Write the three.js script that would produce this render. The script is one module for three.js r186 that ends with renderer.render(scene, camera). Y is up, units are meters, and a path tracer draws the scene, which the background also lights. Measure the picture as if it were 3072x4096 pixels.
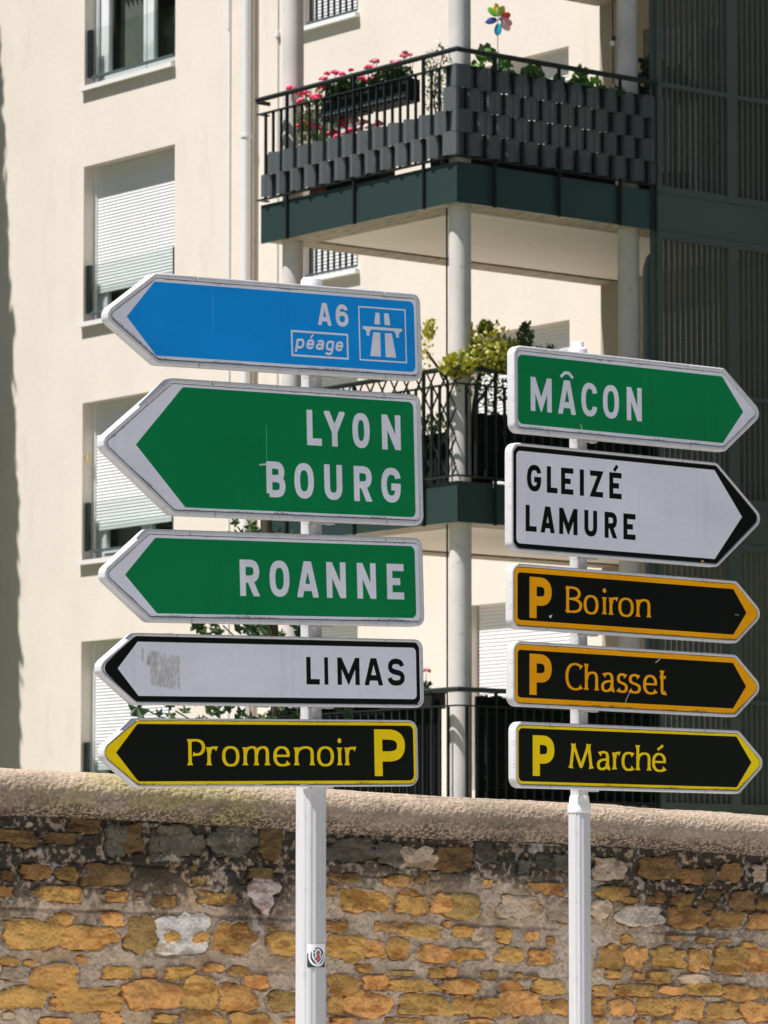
import * as THREE from 'three';
import { mergeGeometries, mergeVertices, toCreasedNormals } from 'three/addons/utils/BufferGeometryUtils.js';

// ---------- camera, sky, sun, exposure ----------
const scene = new THREE.Scene();
const YAW = THREE.MathUtils.degToRad(38.7), PITCH = THREE.MathUtils.degToRad(4.3);
const camera = new THREE.PerspectiveCamera(2 * Math.atan(2048 / 16400) * 180 / Math.PI, 0.75, 0.1, 400);
{
  const R = new THREE.Vector3(Math.cos(YAW), 0, Math.sin(YAW)), F = new THREE.Vector3(Math.sin(YAW), 0, -Math.cos(YAW)), U = new THREE.Vector3(0, 1, 0);
  const f = F.clone().multiplyScalar(Math.cos(PITCH)).addScaledVector(U, Math.sin(PITCH)), u = U.clone().multiplyScalar(Math.cos(PITCH)).addScaledVector(F, -Math.sin(PITCH));
  camera.position.set(0, 1.6, 0);
  camera.quaternion.setFromRotationMatrix(new THREE.Matrix4().makeBasis(R, u, f.negate()));
  camera.setViewOffset(3072, 4096, 0, -419, 3072, 4096);      // the photograph is cropped: its optical axis lies below its middle
  camera.focus = 17.2; camera.userData.fStop = 11;
}
const SUN = new THREE.Vector3(-0.414, 0.906, -0.088).normalize();
const EXPOSURE = 1.57, SKY_GAIN = 0.4;
{
  const W = 512, H = 256, d = new Float32Array(W * H * 4), v = new THREE.Vector3();
  for (let j = 0; j < H; j++) for (let i = 0; i < W; i++) {
    const lat = ((j + 0.5) / H - 0.5) * Math.PI, lon = ((i + 0.5) / W - 0.5) * 2 * Math.PI;
    v.set(Math.cos(lat) * Math.cos(lon), Math.sin(lat), Math.cos(lat) * Math.sin(lon));
    const e = Math.max(0, v.y), glow = Math.pow(Math.max(0, v.dot(SUN)), 6), haze = Math.pow(1 - e, 3);
    const zen = [0.26, 0.36, 0.56], hor = [0.66, 0.7, 0.76], o = (j * W + i) * 4;
    for (let c = 0; c < 3; c++) d[o + c] = SKY_GAIN * (v.y < 0 ? 0.25 : zen[c] + (hor[c] - zen[c]) * haze + 0.5 * glow);
    d[o + 3] = 1;
  }
  const t = new THREE.DataTexture(d, W, H, THREE.RGBAFormat, THREE.FloatType);
  t.mapping = THREE.EquirectangularReflectionMapping; t.magFilter = THREE.LinearFilter; t.minFilter = THREE.LinearFilter; t.needsUpdate = true;
  scene.background = t; scene.environment = t;
}
const sun = new THREE.DirectionalLight(new THREE.Color(1, 0.97, 0.93), 5);
sun.position.set(20, 0, -28).addScaledVector(SUN, 60); sun.target.position.set(20, 0, -28);
sun.castShadow = true; sun.shadow.mapSize.set(4096, 4096); sun.shadow.radius = 1;
Object.assign(sun.shadow.camera, { left: -25, right: 25, top: 25, bottom: -25, near: 1, far: 140 });
sun.name = 'sun'; scene.add(sun, sun.target);
const renderer = new THREE.WebGLRenderer({ antialias: true });
renderer.toneMapping = THREE.LinearToneMapping; renderer.toneMappingExposure = EXPOSURE;
renderer.shadowMap.enabled = true;

// ---------- helpers ----------
let seed = 7;
const rnd = () => { seed = (seed + 0x6d2b79f5) | 0; let t = Math.imul(seed ^ (seed >>> 15), 1 | seed); t = (t + Math.imul(t ^ (t >>> 7), 61 | t)) ^ t; return ((t ^ (t >>> 14)) >>> 0) / 4294967296; };
const rr = (a, b) => a + (b - a) * rnd();
const hash = (x, y, s) => { let h = Math.imul(x | 0, 374761393) + Math.imul(y | 0, 668265263) + Math.imul(s | 0, 1442695041); h = Math.imul(h ^ (h >>> 13), 1274126177); return ((h ^ (h >>> 16)) >>> 0) / 4294967296; };
const noise = (x, y, s = 0) => { const i = Math.floor(x), j = Math.floor(y), a = x - i, b = y - j, u = a * a * (3 - 2 * a), v = b * b * (3 - 2 * b); const p = hash(i, j, s), q = hash(i + 1, j, s), r = hash(i, j + 1, s), t = hash(i + 1, j + 1, s); return p + (q - p) * u + (r - p) * v + (p - q - r + t) * u * v; };
const fbm = (x, y, s = 0, o = 4) => { let a = 0.5, r = 0, n = 0; for (let k = 0; k < o; k++) { r += a * noise(x, y, s + k * 17); n += a; x *= 2.03; y *= 2.03; a *= 0.5; } return r / n; };
const sst = (a, b, x) => { const t = Math.min(1, Math.max(0, (x - a) / (b - a))); return t * t * (3 - 2 * t); };
const mix = (a, b, t) => a + (b - a) * t;

const numbers = new Map();
function numbered(name) { const n = numbers.get(name) ?? 0; numbers.set(name, n + 1); return n ? name + '_' + String(n).padStart(3, '0') : name; }
function thing(name, label, category, base = [0, 0, 0], group) {
  const g = new THREE.Group(); g.name = numbered(name); g.position.set(...base); g.userData = { label, category };
  if (group) g.userData.group = group;
  scene.add(g); return g;
}
function rootOf(o) { while (o.parent && o.parent !== scene) o = o.parent; return o; }
function mesh(parent, name, geo, mat, kind) {                  // geometry given in the frame of the thing
  const m = new THREE.Mesh(geo, mat); m.name = name; m.castShadow = m.receiveShadow = true;
  if (kind) m.userData.kind = kind;
  parent.add(m); return m;
}
function W(parent, name, geos, mat, kind) {                    // geometry given in world metres, for things that are not turned
  const r = rootOf(parent), g = Array.isArray(geos) ? (geos.length > 1 ? mergeGeometries(geos.map(clean)) : geos[0]) : geos;
  g.translate(-r.position.x, -r.position.y, -r.position.z);
  return mesh(parent, name, g, mat, kind);
}
function clean(g) { const h = g.index ? g.toNonIndexed() : g; for (const k of Object.keys(h.attributes)) if (!['position', 'normal', 'uv'].includes(k)) h.deleteAttribute(k); if (!h.attributes.uv) h.setAttribute('uv', new THREE.BufferAttribute(new Float32Array(h.attributes.position.count * 2), 2)); return h; }
function structure(name, geo, mat) { const m = mesh(scene, name, geo, mat); m.userData.kind = 'structure'; return m; }
function bx(x0, x1, y0, y1, z0, z1) {                          // a box with uv in metres
  const g = new THREE.BoxGeometry(x1 - x0, y1 - y0, z1 - z0); g.translate((x0 + x1) / 2, (y0 + y1) / 2, (z0 + z1) / 2);
  const p = g.attributes.position, n = g.attributes.normal, uv = g.attributes.uv;
  for (let i = 0; i < p.count; i++) { const ax = Math.abs(n.getX(i)) > 0.5, ay = Math.abs(n.getY(i)) > 0.5; uv.setXY(i, ax ? p.getZ(i) : p.getX(i), ay ? p.getZ(i) : p.getY(i)); }
  return g;
}
function cyl(x, z, y0, y1, r, r2 = r, seg = 28) { const g = new THREE.CylinderGeometry(r2, r, y1 - y0, seg); g.translate(x, (y0 + y1) / 2, z); const uv = g.attributes.uv; for (let i = 0; i < uv.count; i++) uv.setXY(i, uv.getX(i) * 6.28 * r, uv.getY(i) * (y1 - y0)); return g; }
function tube(pts, r, seg = 8, n = 0) { const c = new THREE.CatmullRomCurve3(pts.map((p) => new THREE.Vector3(...p)), false, 'catmullrom', 0.1); return new THREE.TubeGeometry(c, n || Math.max(2, pts.length * 5), r, seg, false); }
function bar(a, b, r, seg = 8) { return new THREE.TubeGeometry(new THREE.LineCurve3(new THREE.Vector3(...a), new THREE.Vector3(...b)), 1, r, seg, false); }
function rod(a, b, w, h) {                                     // a flat bar between two points
  const A = new THREE.Vector3(...a), B = new THREE.Vector3(...b), g = new THREE.BoxGeometry(w, h, A.distanceTo(B)), m = new THREE.Matrix4().lookAt(A, B, new THREE.Vector3(0, 1, 0.001));
  g.applyMatrix4(m); g.translate((A.x + B.x) / 2, (A.y + B.y) / 2, (A.z + B.z) / 2); return g;
}
const lin = (r, g, b) => new THREE.Color().setRGB(r, g, b);
const std = (color, roughness = 0.7, metalness = 0, extra = {}) => new THREE.MeshStandardMaterial({ color, roughness, metalness, ...extra });
function pix(w, h, fn, srgb = true) {                          // fn(x, y) -> [r, g, b] 0..1 (linear when srgb) ; y up
  const d = new Uint8Array(w * h * 4), enc = (c) => { c = Math.min(1, Math.max(0, c)); return 255 * (srgb ? (c <= 0.0031308 ? 12.92 * c : 1.055 * Math.pow(c, 1 / 2.4) - 0.055) : c); };
  for (let j = 0; j < h; j++) for (let i = 0; i < w; i++) { const c = fn(i, j), o = (j * w + i) * 4; d[o] = enc(c[0]); d[o + 1] = enc(c[1]); d[o + 2] = enc(c[2]); d[o + 3] = 255; }
  const t = new THREE.DataTexture(d, w, h); if (srgb) t.colorSpace = THREE.SRGBColorSpace;
  t.wrapS = t.wrapT = THREE.MirroredRepeatWrapping; t.magFilter = THREE.LinearFilter; t.minFilter = THREE.LinearMipmapLinearFilter; t.generateMipmaps = true; t.needsUpdate = true; return t;
}
function rep(t, m) { t.repeat.set(1 / m, 1 / m); return t; }

// ---------- materials ----------
const renderMap = rep(pix(1024, 1024, (x, y) => { const k = 0.93 + 0.09 * fbm(x / 150, y / 190, 3) + 0.05 * fbm(x / 12, y / 12, 9, 3) - 0.05 * sst(0.62, 0.8, fbm(x / 60, y / 260, 31)); return [0.705 * k, 0.63 * k, 0.558 * k]; }), 3.2);
const renderBump = rep(pix(1024, 1024, (x, y) => { const k = fbm(x / 3.2, y / 3.2, 5, 2); return [k, k, k]; }, false), 3.2);
const M = {
  render: std(lin(1, 1, 1), 0.95, 0, { map: renderMap, bumpMap: renderBump, bumpScale: 0.0013 }),
  concrete: std(lin(1, 1, 1), 0.85, 0, { map: rep(pix(512, 512, (x, y) => { const k = 0.8 + 0.25 * fbm(x / 70, y / 90, 41) + 0.06 * fbm(x / 5, y / 5, 43, 2) - 0.2 * sst(0.7, 0.8, fbm(x / 22, y / 22, 47)); return [0.6 * k, 0.56 * k, 0.545 * k]; }), 1.6) }),
  rim: std(lin(1, 1, 1), 0.85, 0, { map: rep(pix(512, 512, (x, y) => { const s = sst(0.5, 0.75, fbm(x / 10, y / 45, 51)) * 0.4, k = 0.75 + 0.3 * fbm(x / 40, y / 40, 53); return [0.42 * k * (1 - s), 0.36 * k * (1 - s), 0.28 * k * (1 - 1.1 * s)]; }), 1.1) }),
  soffit: std(lin(1, 1, 1), 0.8, 0, { map: rep(pix(512, 512, (x, y) => { const k = 0.9 + 0.12 * fbm(x / 120, y / 14, 61); return [0.84 * k, 0.75 * k, 0.68 * k]; }), 2.4) }),
  anthracite: std(lin(0.075, 0.125, 0.122), 0.42, 0.75),
  railing: std(lin(0.009, 0.015, 0.014), 0.5),
  screen: std(lin(0.095, 0.118, 0.1), 0.45, 0.1),
  loggia: std(lin(0.36, 0.31, 0.24), 0.95),  // wall colour darkened to carry the shade inside the loggia
  fabric: new THREE.MeshPhysicalMaterial({ color: lin(0.1, 0.114, 0.122), roughness: 0.6, transmission: 0.2, thickness: 0, side: THREE.DoubleSide, specularIntensity: 0.6 }),
  white: std(lin(0.78, 0.78, 0.78), 0.55),
  pvc: std(lin(0.72, 0.73, 0.74), 0.35),
  shutter: std(lin(0.74, 0.735, 0.75), 0.5),
  sill: std(lin(0.72, 0.7, 0.68), 0.6),
  dark: new THREE.MeshPhysicalMaterial({ color: lin(0.008, 0.011, 0.01), roughness: 0.9, specularIntensity: 0.3 }),
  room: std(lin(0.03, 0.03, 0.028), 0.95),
  curtain: std(lin(0.16, 0.16, 0.14), 0.95),
  glass: new THREE.MeshPhysicalMaterial({ color: lin(0.95, 0.98, 0.97), roughness: 0.02, transmission: 1, thickness: 0, ior: 1.5 }),
  pipe: std(lin(0.72, 0.71, 0.72), 0.4),
  bluepipe: std(lin(0.16, 0.22, 0.27), 0.45),
  zinc: std(lin(0.1, 0.13, 0.13), 0.5, 0.3),
  pot: new THREE.MeshPhysicalMaterial({ color: lin(0.012, 0.013, 0.013), roughness: 0.7, specularIntensity: 0.5 }),
  stem: std(lin(0.07, 0.05, 0.03), 0.9),
  soil: std(lin(0.05, 0.035, 0.025), 1),
};
const leafMat = (r, g, b, t = 0.35) => new THREE.MeshPhysicalMaterial({ color: lin(r, g, b), roughness: 0.55, transmission: t, thickness: 0, side: THREE.DoubleSide });
const L = { lime: leafMat(0.46, 0.44, 0.03, 0.45), green: leafMat(0.075, 0.12, 0.02), deep: leafMat(0.03, 0.07, 0.018, 0.2), squash: leafMat(0.05, 0.15, 0.012), pale: leafMat(0.3, 0.33, 0.2), olive: leafMat(0.1, 0.12, 0.04), bright: leafMat(0.12, 0.26, 0.02), pink: leafMat(0.9, 0.07, 0.2, 0.25), rose: leafMat(0.7, 0.25, 0.3, 0.3), red: leafMat(0.6, 0.015, 0.06, 0.2), cream: leafMat(0.75, 0.7, 0.6, 0.3) };

// leaves: small folded blades, returned as non-indexed geometry pointing along +y
function blade(len, wid, fold = 0.25) {
  const P = [[0, 0], [wid * 0.42, len * 0.3], [wid * 0.5, len * 0.5], [wid * 0.3, len * 0.8], [0, len]], v = [];
  for (let i = 0; i < 4; i++) for (const s of [-1, 1]) { const a = P[i], b = P[i + 1], A = [s * a[0], a[1], Math.abs(a[0]) * fold], B = [s * b[0], b[1], Math.abs(b[0]) * fold], c = [0, a[1], 0], d = [0, b[1], 0]; const q = s > 0 ? [c, A, B, c, B, d] : [c, B, A, c, d, B]; for (const t of q) v.push(...t); }
  const g = new THREE.BufferGeometry(); g.setAttribute('position', new THREE.Float32BufferAttribute(v, 3)); g.computeVertexNormals(); return clean(g);
}
function lobed(r, lobes, depth) {                              // ivy / squash leaf: lobed fan with a raised middle
  const n = lobes * 4, v = [], at = (i) => { const a = i / n * Math.PI * 2 + Math.PI / 2, k = 1 - depth * (0.5 - 0.5 * Math.cos(i / 4 * Math.PI * 2)), tail = Math.abs(i - n / 2) < 2 ? 0.45 : 1; return [Math.cos(a) * r * k * tail, Math.sin(a) * r * k * tail * 1.1, r * 0.16 * Math.cos(i / 2 * Math.PI)]; };
  for (let i = 0; i < n; i++) v.push(0, -r * 0.25, r * 0.12, ...at(i), ...at(i + 1));
  const g = new THREE.BufferGeometry(); g.setAttribute('position', new THREE.Float32BufferAttribute(v, 3)); g.computeVertexNormals(); return clean(g);
}
const mtx = (p, s, rx, ry, rz) => new THREE.Matrix4().compose(new THREE.Vector3(...p), new THREE.Quaternion().setFromEuler(new THREE.Euler(rx, ry, rz, 'YXZ')), new THREE.Vector3(s, s, s));
const scatter = (g, list) => mergeGeometries(list.map((m) => g.clone().applyMatrix4(m)));
const flowerHead = (() => { const v = []; for (let k = 0; k < 9; k++) { const a = k * 2.4, e = k / 9 * 1.3; v.push(new THREE.IcosahedronGeometry(0.013, 0).translate(Math.cos(a) * 0.022 * Math.sin(e + 0.3), 0.02 * Math.cos(e), Math.sin(a) * 0.022 * Math.sin(e + 0.3))); } return mergeGeometries(v.map(clean)); })();

// ---------- ground ----------
{
  const tex = (a, b, s) => rep(pix(512, 512, (x, y) => { const k = 0.85 + 0.3 * fbm(x / 40, y / 40, s) + 0.1 * (fbm(x / 3, y / 3, s + 2, 2) - 0.5); return [a[0] * k, a[1] * k, a[2] * k]; }), b);
  const sheet = (name, x0, x1, z0, z1, y, m) => { const g = new THREE.PlaneGeometry(x1 - x0, z1 - z0).rotateX(-Math.PI / 2).translate((x0 + x1) / 2, y, (z0 + z1) / 2); const p = g.attributes.position, uv = g.attributes.uv; for (let i = 0; i < p.count; i++) uv.setXY(i, p.getX(i), p.getZ(i)); return structure(name, g, m); };
  sheet('ground', -300, 320, -320, 300, -0.01, std(lin(1, 1, 1), 1, 0, { map: tex([0.2, 0.2, 0.15], 4, 71) }));
  sheet('courtyard', -60, 120, -60, -15.4, 0.0, std(lin(1, 1, 1), 1, 0, { map: tex([0.1, 0.13, 0.05], 3, 73) }));
  sheet('bounce_terrace', 18, 30, -35, -24, 0.004, std(lin(1, 1, 1), 1, 0, { map: tex([0.62, 0.56, 0.48], 3, 79) }));  // unseen pale paving, added to bounce sunlight up to the soffits
  sheet('road', -200, 220, -10.6, -3.6, 0.0, std(lin(1, 1, 1), 0.95, 0, { map: tex([0.2, 0.195, 0.19], 3, 75) }));
  const pave = std(lin(1, 1, 1), 0.95, 0, { map: tex([0.5, 0.48, 0.45], 2, 77) });
  structure('pavement', bx(-200, 220, 0, 0.13, -15.0, -10.6), pave);
  structure('pavement_001', bx(-200, 220, 0, 0.13, -3.6, 6), pave);
}

// ---------- apartment building ----------
const B = thing('apartment_building', 'cream rendered apartment block with roller shutters, dark metal balconies and slatted loggia screen', 'building', [24.8, 0, -30]);
const STOREY = 2.787, XF = 26.95;
function wallX(x, thick, z0, z1, y0, y1, holes) {              // wall facing -X with openings
  const s = new THREE.Shape([[-z1, y0], [-z0, y0], [-z0, y1], [-z1, y1]].map((p) => new THREE.Vector2(...p)));
  for (const [a, b, c, d] of holes) s.holes.push(new THREE.Path([[-b, c], [-b, d], [-a, d], [-a, c]].map((p) => new THREE.Vector2(...p))));
  const g = new THREE.ExtrudeGeometry(s, { depth: thick, bevelEnabled: false });
  g.applyMatrix4(new THREE.Matrix4().set(0, 0, 1, x, 0, 1, 0, 0, -1, 0, 0, 0, 0, 0, 0, 1)); return g;
}
const lintels = [-1, 0, 1, 2, 3].map((k) => 4.88 + STOREY * k);
const WZ = [-39.26, -37.44], AZ = [-35.1, -34.15], RZ = [-32.3, -30.72], PZ = [-29.2, -28.0];
const sillTop = (l) => l - 1.9 + 0.055;
W(B, 'wall', wallX(XF, 0.4, -60, -35.976, 0, 15, lintels.map((l) => [...WZ, sillTop(l), l])), M.render);
W(B, 'wall', wallX(27.0, 0.4, -35.97, -29.84, 0, 15, lintels.flatMap((l) => [[...AZ, sillTop(l), l], [...RZ, l - 1.9, l]])), M.render);
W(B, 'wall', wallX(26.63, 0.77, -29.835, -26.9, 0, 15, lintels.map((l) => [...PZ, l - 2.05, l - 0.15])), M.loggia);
W(B, 'wall', bx(27.4, 40, 0, 15, -27.3, -26.9), M.render);
W(B, 'roof', bx(26.9, 40, 15.0, 15.3, -60.3, -26.85), M.concrete);
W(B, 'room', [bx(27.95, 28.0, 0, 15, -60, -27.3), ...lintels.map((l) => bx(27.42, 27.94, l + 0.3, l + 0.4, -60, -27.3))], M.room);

function slats(x, z0, z1, y0, y1, pitch) {                      // a roller shutter of bulging slats facing -X
  const g = [], n = Math.round((y1 - y0) / pitch), P = [[0, 0.0015], [0.12, -0.0005], [0.3, -0.0035], [0.6, -0.004], [0.85, -0.0015], [0.93, 0.0015]], v = [];
  for (let i = 0; i < n; i++) { const b = y0 + i * pitch; const L2 = [...P, [1, 0.0015]]; for (let k = 0; k + 1 < L2.length; k++) { const [a, p] = L2[k], [c, q] = L2[k + 1]; const A = [x + p, b + a * pitch, z0], C = [x + q, b + c * pitch, z0], D = [x + q, b + c * pitch, z1], E2 = [x + p, b + a * pitch, z1]; v.push(...A, ...E2, ...D, ...A, ...D, ...C); } }
  const h = new THREE.BufferGeometry(); h.setAttribute('position', new THREE.Float32BufferAttribute(v, 3)); h.computeVertexNormals();
  g.push(clean(h), clean(bx(x + 0.006, x + 0.012, y0, y1, z0, z1)), clean(bx(x - 0.008, x + 0.014, y0 - 0.03, y0 - 0.001, z0, z1)));
  return g;
}
lintels.slice(1).forEach((l, k) => {
  const s = sillTop(l), [zl, zr] = WZ, x = 27.15;
  const w = W(B, 'window', wallX(x, 0.06, zl, zr, s, l, [[zl + 0.17, -38.27, s + 0.08, l - 0.08], [-38.18, zr - 0.15, s + 0.08, l - 0.08]]), M.pvc);
  for (const [a, c] of [[zl + 0.172, -38.272], [-38.178, zr - 0.152]]) W(w, 'sash', wallX(x - 0.014, 0.055, a, c, s + 0.082, l - 0.082, [[a + 0.055, c - 0.055, s + 0.14, l - 0.14]]), M.pvc);
  W(w, 'pane', bx(x + 0.012, x + 0.02, s + 0.141, l - 0.141, zl + 0.228, -38.328), M.glass); W(w, 'pane', bx(x + 0.012, x + 0.02, s + 0.141, l - 0.141, -38.122, zr - 0.208), M.glass);
  for (const [a, c] of [[zl + 0.002, zl + 0.045], [zr - 0.045, zr - 0.002]]) W(w, 'shutter_rail', bx(x - 0.05, x - 0.016, s, l, a, c), M.white);
  if (k < 3) W(w, 'roller_shutter', slats(x - 0.03, zl + 0.05, zr - 0.05, s + 0.385, l, 0.0375), M.shutter, 'stuff');
  W(w, 'curtain', (() => { const g = new THREE.PlaneGeometry(0.55, 1.7, 40, 1); const p = g.attributes.position; for (let i = 0; i < p.count; i++) p.setZ(i, 0.025 * Math.sin(p.getX(i) * 70)); g.rotateY(-Math.PI / 2).translate(x + 0.2, s + 0.95, zl + 0.45); return g; })(), M.curtain);
  W(w, 'sill', [bx(XF - 0.06, x, s - 0.05, s, zl - 0.03, zr + 0.0), bx(XF - 0.062, XF - 0.05, s - 0.055, s - 0.051, zl - 0.03, zr)], M.sill);
  W(w, 'guard_rail', bx(26.985, 27.015, s + 0.09, s + 0.12, zl + 0.09, zr - 0.075), M.zinc);
  for (const [a, c] of [[zl + 0.02, zl + 0.046], [zl + 0.054, zl + 0.088], [zr - 0.07, zr - 0.03]]) W(w, 'guard_bracket', bx(26.975, 27.02, s + 0.11, s + 0.675, a, c), M.railing);
  W(w, 'guard_glass', bx(26.995, 27.005, s + 0.12, s + 0.68, zl + 0.09, zr - 0.07), M.glass);
  if (k === 1) W(w, 'switch_box', [bx(27.0, 27.05, s + 1.17, s + 1.24, zl + 0.001, zl + 0.03)], std(lin(0.7, 0.55, 0.28), 0.6));
  // narrow barred window
  const [al, ar] = AZ, aw = W(B, 'window', wallX(27.15, 0.05, al, ar, s, l, [[al + 0.08, ar - 0.08, s + 0.08, l - 0.08]]), M.pvc);
  W(aw, 'roller_shutter', slats(27.12, al + 0.02, ar - 0.02, s + 0.03, l, 0.0375), M.shutter, 'stuff');
  for (let i = 0; i < 9; i++) W(aw, 'bar', bx(27.03, 27.05, s + 0.06, s + 0.95, al + 0.055 + i * 0.105, al + 0.075 + i * 0.105), M.railing);
  W(aw, 'bottom_rail', bx(27.025, 27.055, s + 0.04, s + 0.06, al + 0.01, ar - 0.01), M.zinc);
  W(aw, 'sill', bx(26.94, 27.15, s - 0.05, s, al - 0.03, ar + 0.03), M.white);
  // tall shuttered window behind the balconies
  const rw = W(B, 'window', wallX(27.15, 0.05, ...RZ, l - 1.9, l, [[RZ[0] + 0.08, RZ[1] - 0.08, l - 1.8, l - 0.08]]), M.pvc);
  W(rw, 'roller_shutter', slats(27.12, RZ[0] + 0.02, RZ[1] - 0.02, l - 1.86, l, 0.0375), M.shutter, 'stuff');
  // window in the loggia
  const pw = W(B, 'window', wallX(26.78, 0.05, ...PZ, l - 2.05, l - 0.15, [[PZ[0] + 0.07, -28.63, l - 1.98, l - 0.22], [-28.55, PZ[1] - 0.07, l - 1.98, l - 0.22]]), M.pvc);
  if (k !== 2) W(pw, 'roller_shutter', slats(26.76, PZ[0] + 0.02, PZ[1] - 0.02, l - 2.0, l - 0.15, 0.05), M.shutter, 'stuff');
  else { W(pw, 'curtain', bx(26.86, 26.87, l - 2.0, l - 0.2, PZ[0] + 0.1, -28.6), M.white); W(pw, 'pane', bx(26.8, 26.806, l - 2.0, l - 0.2, PZ[0] + 0.07, PZ[1] - 0.07), M.glass); }  // white sheet stands for the sky mirrored in the loggia glass
});
W(B, 'drainpipe', [cyl(26.885, -36.0, 0, 15, 0.052), cyl(26.885, -36.0, 10.3, 10.33, 0.062), cyl(26.885, -36.0, 7.5, 7.53, 0.062), cyl(26.885, -36.0, 4.7, 4.73, 0.062)], M.pipe);
W(B, 'cable_cover', [bx(26.925, 26.95, 0, 15, -36.4, -36.368), bx(26.915, 26.925, 11.59, 15, -36.398, -36.372)], M.pipe);
W(B, 'cable', [bar([26.985, 0, -35.56], [26.985, 15, -35.56], 0.008), bx(26.96, 26.999, 11.37, 11.42, -35.6, -35.53)], M.pipe);
for (const [cx, cz] of [[22.69, -27.26], [22.69, -29.66], [24.65, -27.24]]) W(B, 'column', cyl(cx, cz, 0, 15, 0.097, 0.097, 40), M.concrete);
W(B, 'gutter_pipe', [bar([22.66, 0, -27.405], [22.66, 7.86, -27.405], 0.008)], M.railing);
W(B, 'downpipe', [bar([25.07, 0, -27.45], [25.07, 7.5, -27.45], 0.045, 14), tube([[25.07, 7.45, -27.45], [25.08, 7.58, -27.45], [25.14, 7.68, -27.47], [25.22, 7.72, -27.5], [25.26, 7.86, -27.5]], 0.046, 14, 20), cyl(25.07, -27.45, 4.6, 4.64, 0.052)], M.bluepipe);

// balconies: slab, fascia panels, posts, rails and balusters
const JA = [-29.894, -29.469, -28.48, -27.498, -27.06], JB = [22.492, 22.906, 23.654, 24.38, 24.812];
const POS_A = [-29.792, -29.679, -29.561], POS_B = [22.58, 22.69, 22.80];
for (let i = 1; i < 9; i++) POS_A.push(-29.469 + i * 0.1099);
for (let i = 1; i < 9; i++) POS_A.push(-28.48 + i * 0.1091);
POS_A.push(-27.39, -27.28, -27.17);
for (let i = 1; i < 7; i++) POS_B.push(22.906 + i * 0.1069);
for (let i = 1; i < 7; i++) POS_B.push(23.654 + i * 0.1037);
POS_B.push(24.49, 24.6, 24.71);
const balGeo = new THREE.BoxGeometry(0.022, 0.8, 0.018), balGeoB = new THREE.BoxGeometry(0.02, 0.8, 0.022);
for (const top of [2.636, 5.423, 8.21, 10.997, 13.784]) {
  const b = top - 0.355;
  const bal = W(B, 'balcony', [bx(22.53, 22.9, b + 0.012, top - 0.03, -29.86, -27.09), bx(22.9, 26.625, b + 0.012, top - 0.03, -27.47, -27.09), bx(22.9, 26.625, b + 0.012, top - 0.03, -29.86, -29.58)], M.rim);
  W(bal, 'soffit_panel', bx(22.908, 26.62, b + 0.03, top - 0.035, -29.572, -27.478), M.soffit);
  for (let i = 0; i < 4; i++) W(bal, 'fascia_panel', bx(22.49, 22.51, b, top, JA[i] + 0.009, JA[i + 1] - (i === 3 ? 0 : 0.009)), M.anthracite);
  for (let i = 0; i < 4; i++) W(bal, 'fascia_panel', bx(i ? JB[i] + 0.009 : 22.512, JB[i + 1] - (i === 3 ? 0.03 : 0.009), b, top, -27.08, -27.06), M.anthracite);
  if (top > 8.5) continue;
  for (const z of [-29.469, -28.48, -27.498]) W(bal, 'post', bx(22.458, 22.488, b - 0.01, top + 0.97, z - 0.009, z + 0.009), M.railing);
  for (const x of [22.906, 23.654, 24.38, 24.80]) W(bal, 'post', bx(x - 0.009, x + 0.009, b - 0.01, top + 0.97, -27.058, -27.028), M.railing);
  for (const h of [0.04, 0.84]) W(bal, 'rail', [bx(22.455, 22.5, top + h, top + h + 0.012, -29.91, -27.03), bx(22.5, 24.815, top + h, top + h + 0.012, -27.07, -27.03), bx(22.5, 22.58, top + h, top + h + 0.012, -29.91, -29.87)], M.railing);
  W(bal, 'handrail', [bar([22.475, top + 0.985, -29.93], [22.475, top + 0.985, -27.035], 0.023, 14), bar([22.475, top + 0.985, -27.045], [24.83, top + 0.985, -27.045], 0.023, 14), new THREE.SphereGeometry(0.0232, 14, 10).translate(22.475, top + 0.985, -27.045), bx(22.475, 22.62, top + 0.95, top + 0.985, -29.935, -29.915)], M.railing);
  for (const z of POS_A) { const m = mesh(bal, 'baluster', balGeo, M.railing); m.position.set(22.475 - 24.8, top + 0.44, z + 30); }
  for (const x of POS_B) { const m = mesh(bal, 'baluster', balGeoB, M.railing); m.position.set(x - 24.8, top + 0.44, -27.045 + 30); }
  W(bal, 'baluster', [bx(22.54, 22.566, top + 0.04, top + 0.84, -29.905, -29.893)], M.railing);
}
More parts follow.
